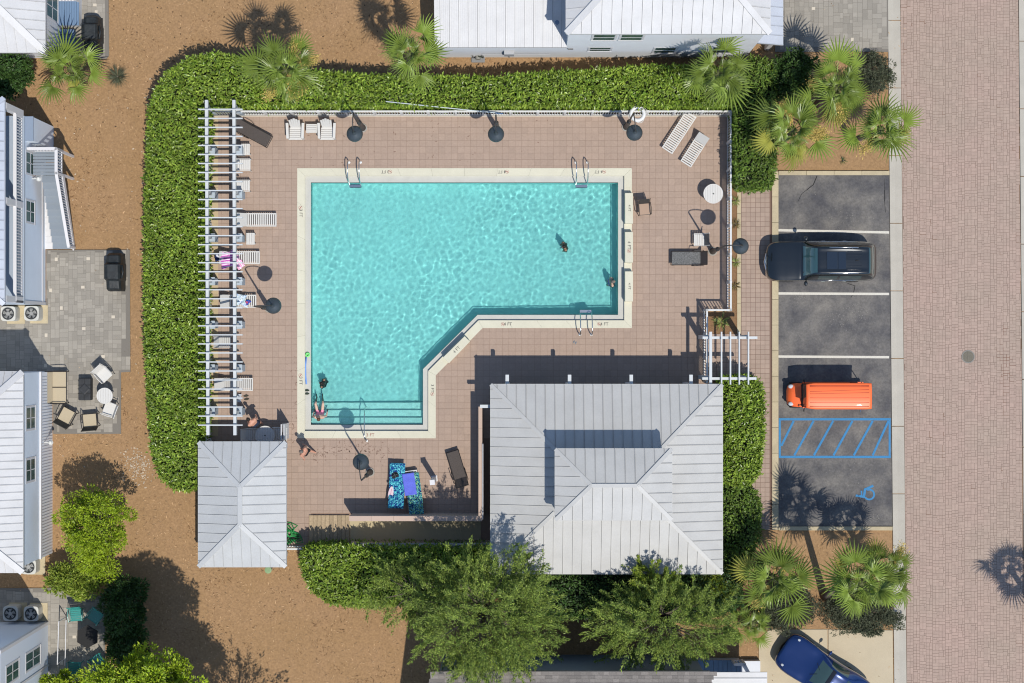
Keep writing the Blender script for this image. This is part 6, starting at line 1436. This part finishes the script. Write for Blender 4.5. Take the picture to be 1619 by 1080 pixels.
wheels(T, (-1.5, 1.42), .80, .37)
# blue coupe
st = [(0, [(.45, .28), (.5, .45), (.46, .55), (.36, .60), (.2, .62), (0, .63)]), (.12, [(.68, .22), (.76, .45), (.72, .60), (.58, .66), (.3, .69), (0, .70)]), (.5, [(.82, .2), (.89, .5), (.86, .72), (.68, .78), (.38, .77), (0, .76)]),
      (1.1, [(.84, .2), (.88, .52), (.87, .80), (.68, .88), (.38, .87), (0, .86)]), (1.5, [(.83, .2), (.87, .54), (.84, .84), (.72, .92), (.4, .95), (0, .96)]), (1.7, [(.83, .2), (.87, .55), (.83, .86), (.66, 1.0), (.38, 1.04), (0, 1.05)]),
      (2.25, [(.83, .2), (.87, .56), (.82, .88), (.54, 1.26), (.3, 1.31), (0, 1.32)]), (2.8, [(.84, .2), (.88, .57), (.84, .89), (.53, 1.27), (.3, 1.31), (0, 1.32)]), (3.4, [(.87, .2), (.93, .6), (.88, .90), (.56, 1.12), (.3, 1.17), (0, 1.18)]),
      (3.9, [(.86, .24), (.93, .62), (.86, .88), (.6, .95), (.3, .98), (0, .99)]), (4.3, [(.76, .3), (.84, .6), (.78, .8), (.56, .85), (.3, .87), (0, .88)]), (4.43, [(.5, .36), (.6, .56), (.56, .7), (.42, .74), (.2, .76), (0, .77)])]
st = [(x-2.2, r) for x, r in st]; Gd = car_surface(st, 100, 26)
def U(x): return int(np.argmin(abs(Gd[:, -1, 0]-(x-2.2))))
c = g2(1302, 1067, .6); T = thing('blue_sports_car', 'deep blue sports car parked diagonally on the beige driveway', 'car', (*c, -.02), math.radians(-34.5))
bp = M('blue_paint_gloss', (.008,.030,.13), .2, spec=.6, coat=1.0, metal=.35)
grid_part(T, 'body', Gd, (0, 99), (0, 25), bp); grid_part(T, 'windshield', Gd, (U(1.72), U(2.22)), (17, 25), M('windscreen_green', (.035,.07,.065), .06, spec=.9, coat=1.0), .006)
grid_part(T, 'cabin_trim', Gd, (U(2.24), U(2.45)), (16, 25), M('black_gloss', (.01,.01,.012), .1, coat=1), .006)
grid_part(T, 'side_window', Gd, (U(2.1), U(3.0)), (11, 15), glass, .006); grid_part(T, 'rear_window', Gd, (U(3.1), U(3.6)), (17, 25), glass, .006)
for s in (-1, 1):
    part(T, 'headlight', G().ell((-1.74, s*.66, .70), (.15, .11, .07), 14, 8), MATS['headlight_glass'], smooth=True); part(T, 'mirror', G().ell((-.38, s*1.0, .94), (.07, .11, .06), 12, 8).tube([(-.38, s*.84, .9), (-.38, s*.93, .92)], .02, 6), bp, smooth=True)
    part(T, 'wiper', G().tube([(-.62, s*.3, 1.0), (-.4, s*.1, 1.12)], .01, 5), blackp)
part(T, 'bumper', G().tube([(-1.7, -.84, .33), (-2.05, -.62, .33), (-2.2, 0, .33), (-2.05, .62, .33), (-1.7, .84, .33)], .045, 8), blackp, smooth=True)
part(T, 'door_gap', G().box(-.5, -.7, 1.0, -.49, .7, 1.01), blackp) if False else None
wheels(T, (-1.38, 1.1), .80, .33, .22)
# orange cart
org = M('orange_shell', lin((248,112,60)), .42, spec=.35, coat=.1, fine=.02); og = T = thing('orange_cart', 'small orange electric cart with a long orange roof', 'cart', (*g2(1312, 625.5, 1.2), -.03), 0); T.scale = (.955, .97, 1)
H = 1.84
q = [(-1.06, -.60), (-1.20, -.52), (-1.22, 0), (-1.20, .52), (-1.06, .60), (1.72, .60), (1.80, .55), (1.80, -.55), (1.72, -.60)]
vs = []; fs = []; NXr, NYr = 28, 20
for i in range(NXr+1):
    for j in range(NYr+1):
        u = -1+2*i/NXr; v = -1+2*j/NYr; x = .29+1.51*u; hw = .60*(1-.10*max(0, -u-.75)/.25-.03*max(0, u-.85)/.15)
        vs.append((x, hw*v, H+.075*(1-abs(v)**2.6)-.03+.02*(1-abs(u)**6)))
fs = [(i*(NYr+1)+j, (i+1)*(NYr+1)+j, (i+1)*(NYr+1)+j+1, i*(NYr+1)+j+1) for i in range(NXr) for j in range(NYr)]
gb = G().add(vs, fs); o = part(T, 'roof', gb, org, smooth=True); md = o.modifiers.new('thickness', 'SOLIDIFY'); md.thickness = .05
for y0, y1 in ((.47, .47), (.42, .42), (.20, .30), (.10, .16), (-.08, -.08), (-.30, -.30), (-.48, -.48)): part(T, 'roof_rib', G().beam((-1.05, y0, H+.055-.14*abs(y0)**2), (1.68, y1, H+.055-.14*abs(y1)**2), .016, .030), M('roof_seam_dark', lin((150,60,35)), .6))
cg = G(); prof = [(-1.86, .20, .42), (-1.80, .42, .60), (-1.62, .52, .74), (-1.40, .55, .80), (-1.2, .54, .86)]
vs = []
for x, w, z in prof: vs += [(x, -w, .3), (x, -w, z-.14), (x, -w*.7, z-.02), (x, 0, z), (x, w*.7, z-.02), (x, w, z-.14), (x, w, .3)]
part(T, 'front_cowl', cg.add(vs, [(7*i+j, 7*i+j+1, 7*(i+1)+j+1, 7*(i+1)+j) for i in range(4) for j in range(6)]+[tuple(range(7))[::-1]]), org, smooth=True)
for s in (-1, 1):
    part(T, 'headlight', G().ell((-1.70, s*.40, .64), (.13, .10, .08), 12, 8), MATS['headlight_glass'], smooth=True); part(T, 'mirror', G().tube([(-1.15, s*.55, 1.2), (-1.2, s*.7, 1.25)], .015, 6).box(-1.24, s*.68-.05, 1.18, -1.19, s*.68+.05, 1.32), blackp)
    part(T, 'front_post', G().tube([(-1.2, s*.52, .84), (-1.05, s*.54, H-.04)], .022, 6), blackp); part(T, 'rear_post', G().tube([(1.7, s*.52, .5), (1.66, s*.54, H-.04)], .022, 6), blackp); part(T, 'side_sill', G().box(-1.1, s*.56-.04, .25, 1.75, s*.56+.04, .42), org)
part(T, 'windshield', G().add([(-1.22, -.5, .84), (-1.22, .5, .84), (-1.08, .52, H-.06), (-1.08, -.52, H-.06)], [(0,1,2,3)]), M('cart_screen', (.10,.10,.09), .08, spec=.8)); part(T, 'dashboard', G().box(-1.25, -.5, .7, -1.05, .5, .88), blackp)
part(T, 'floor', G().box(-1.2, -.55, .26, 1.75, .55, .32), blackp)
for x in (-.55, .35, 1.2): part(T, 'seat', G().box(x-.22, -.5, .32, x+.22, .5, .68).beam((x+.22, 0, .68), (x+.3, 0, 1.1), 1.0, .08, (1, 0, 0)), M('cart_seat', (.20,.17,.14), .7), bevel=.02)
part(T, 'hitch_bar', G().tube([(1.6, -.52, .4), (1.6, -.8, .42)], .02, 6), chrome)
wheels(T, (-1.45, 1.3), .50, .26, .18)
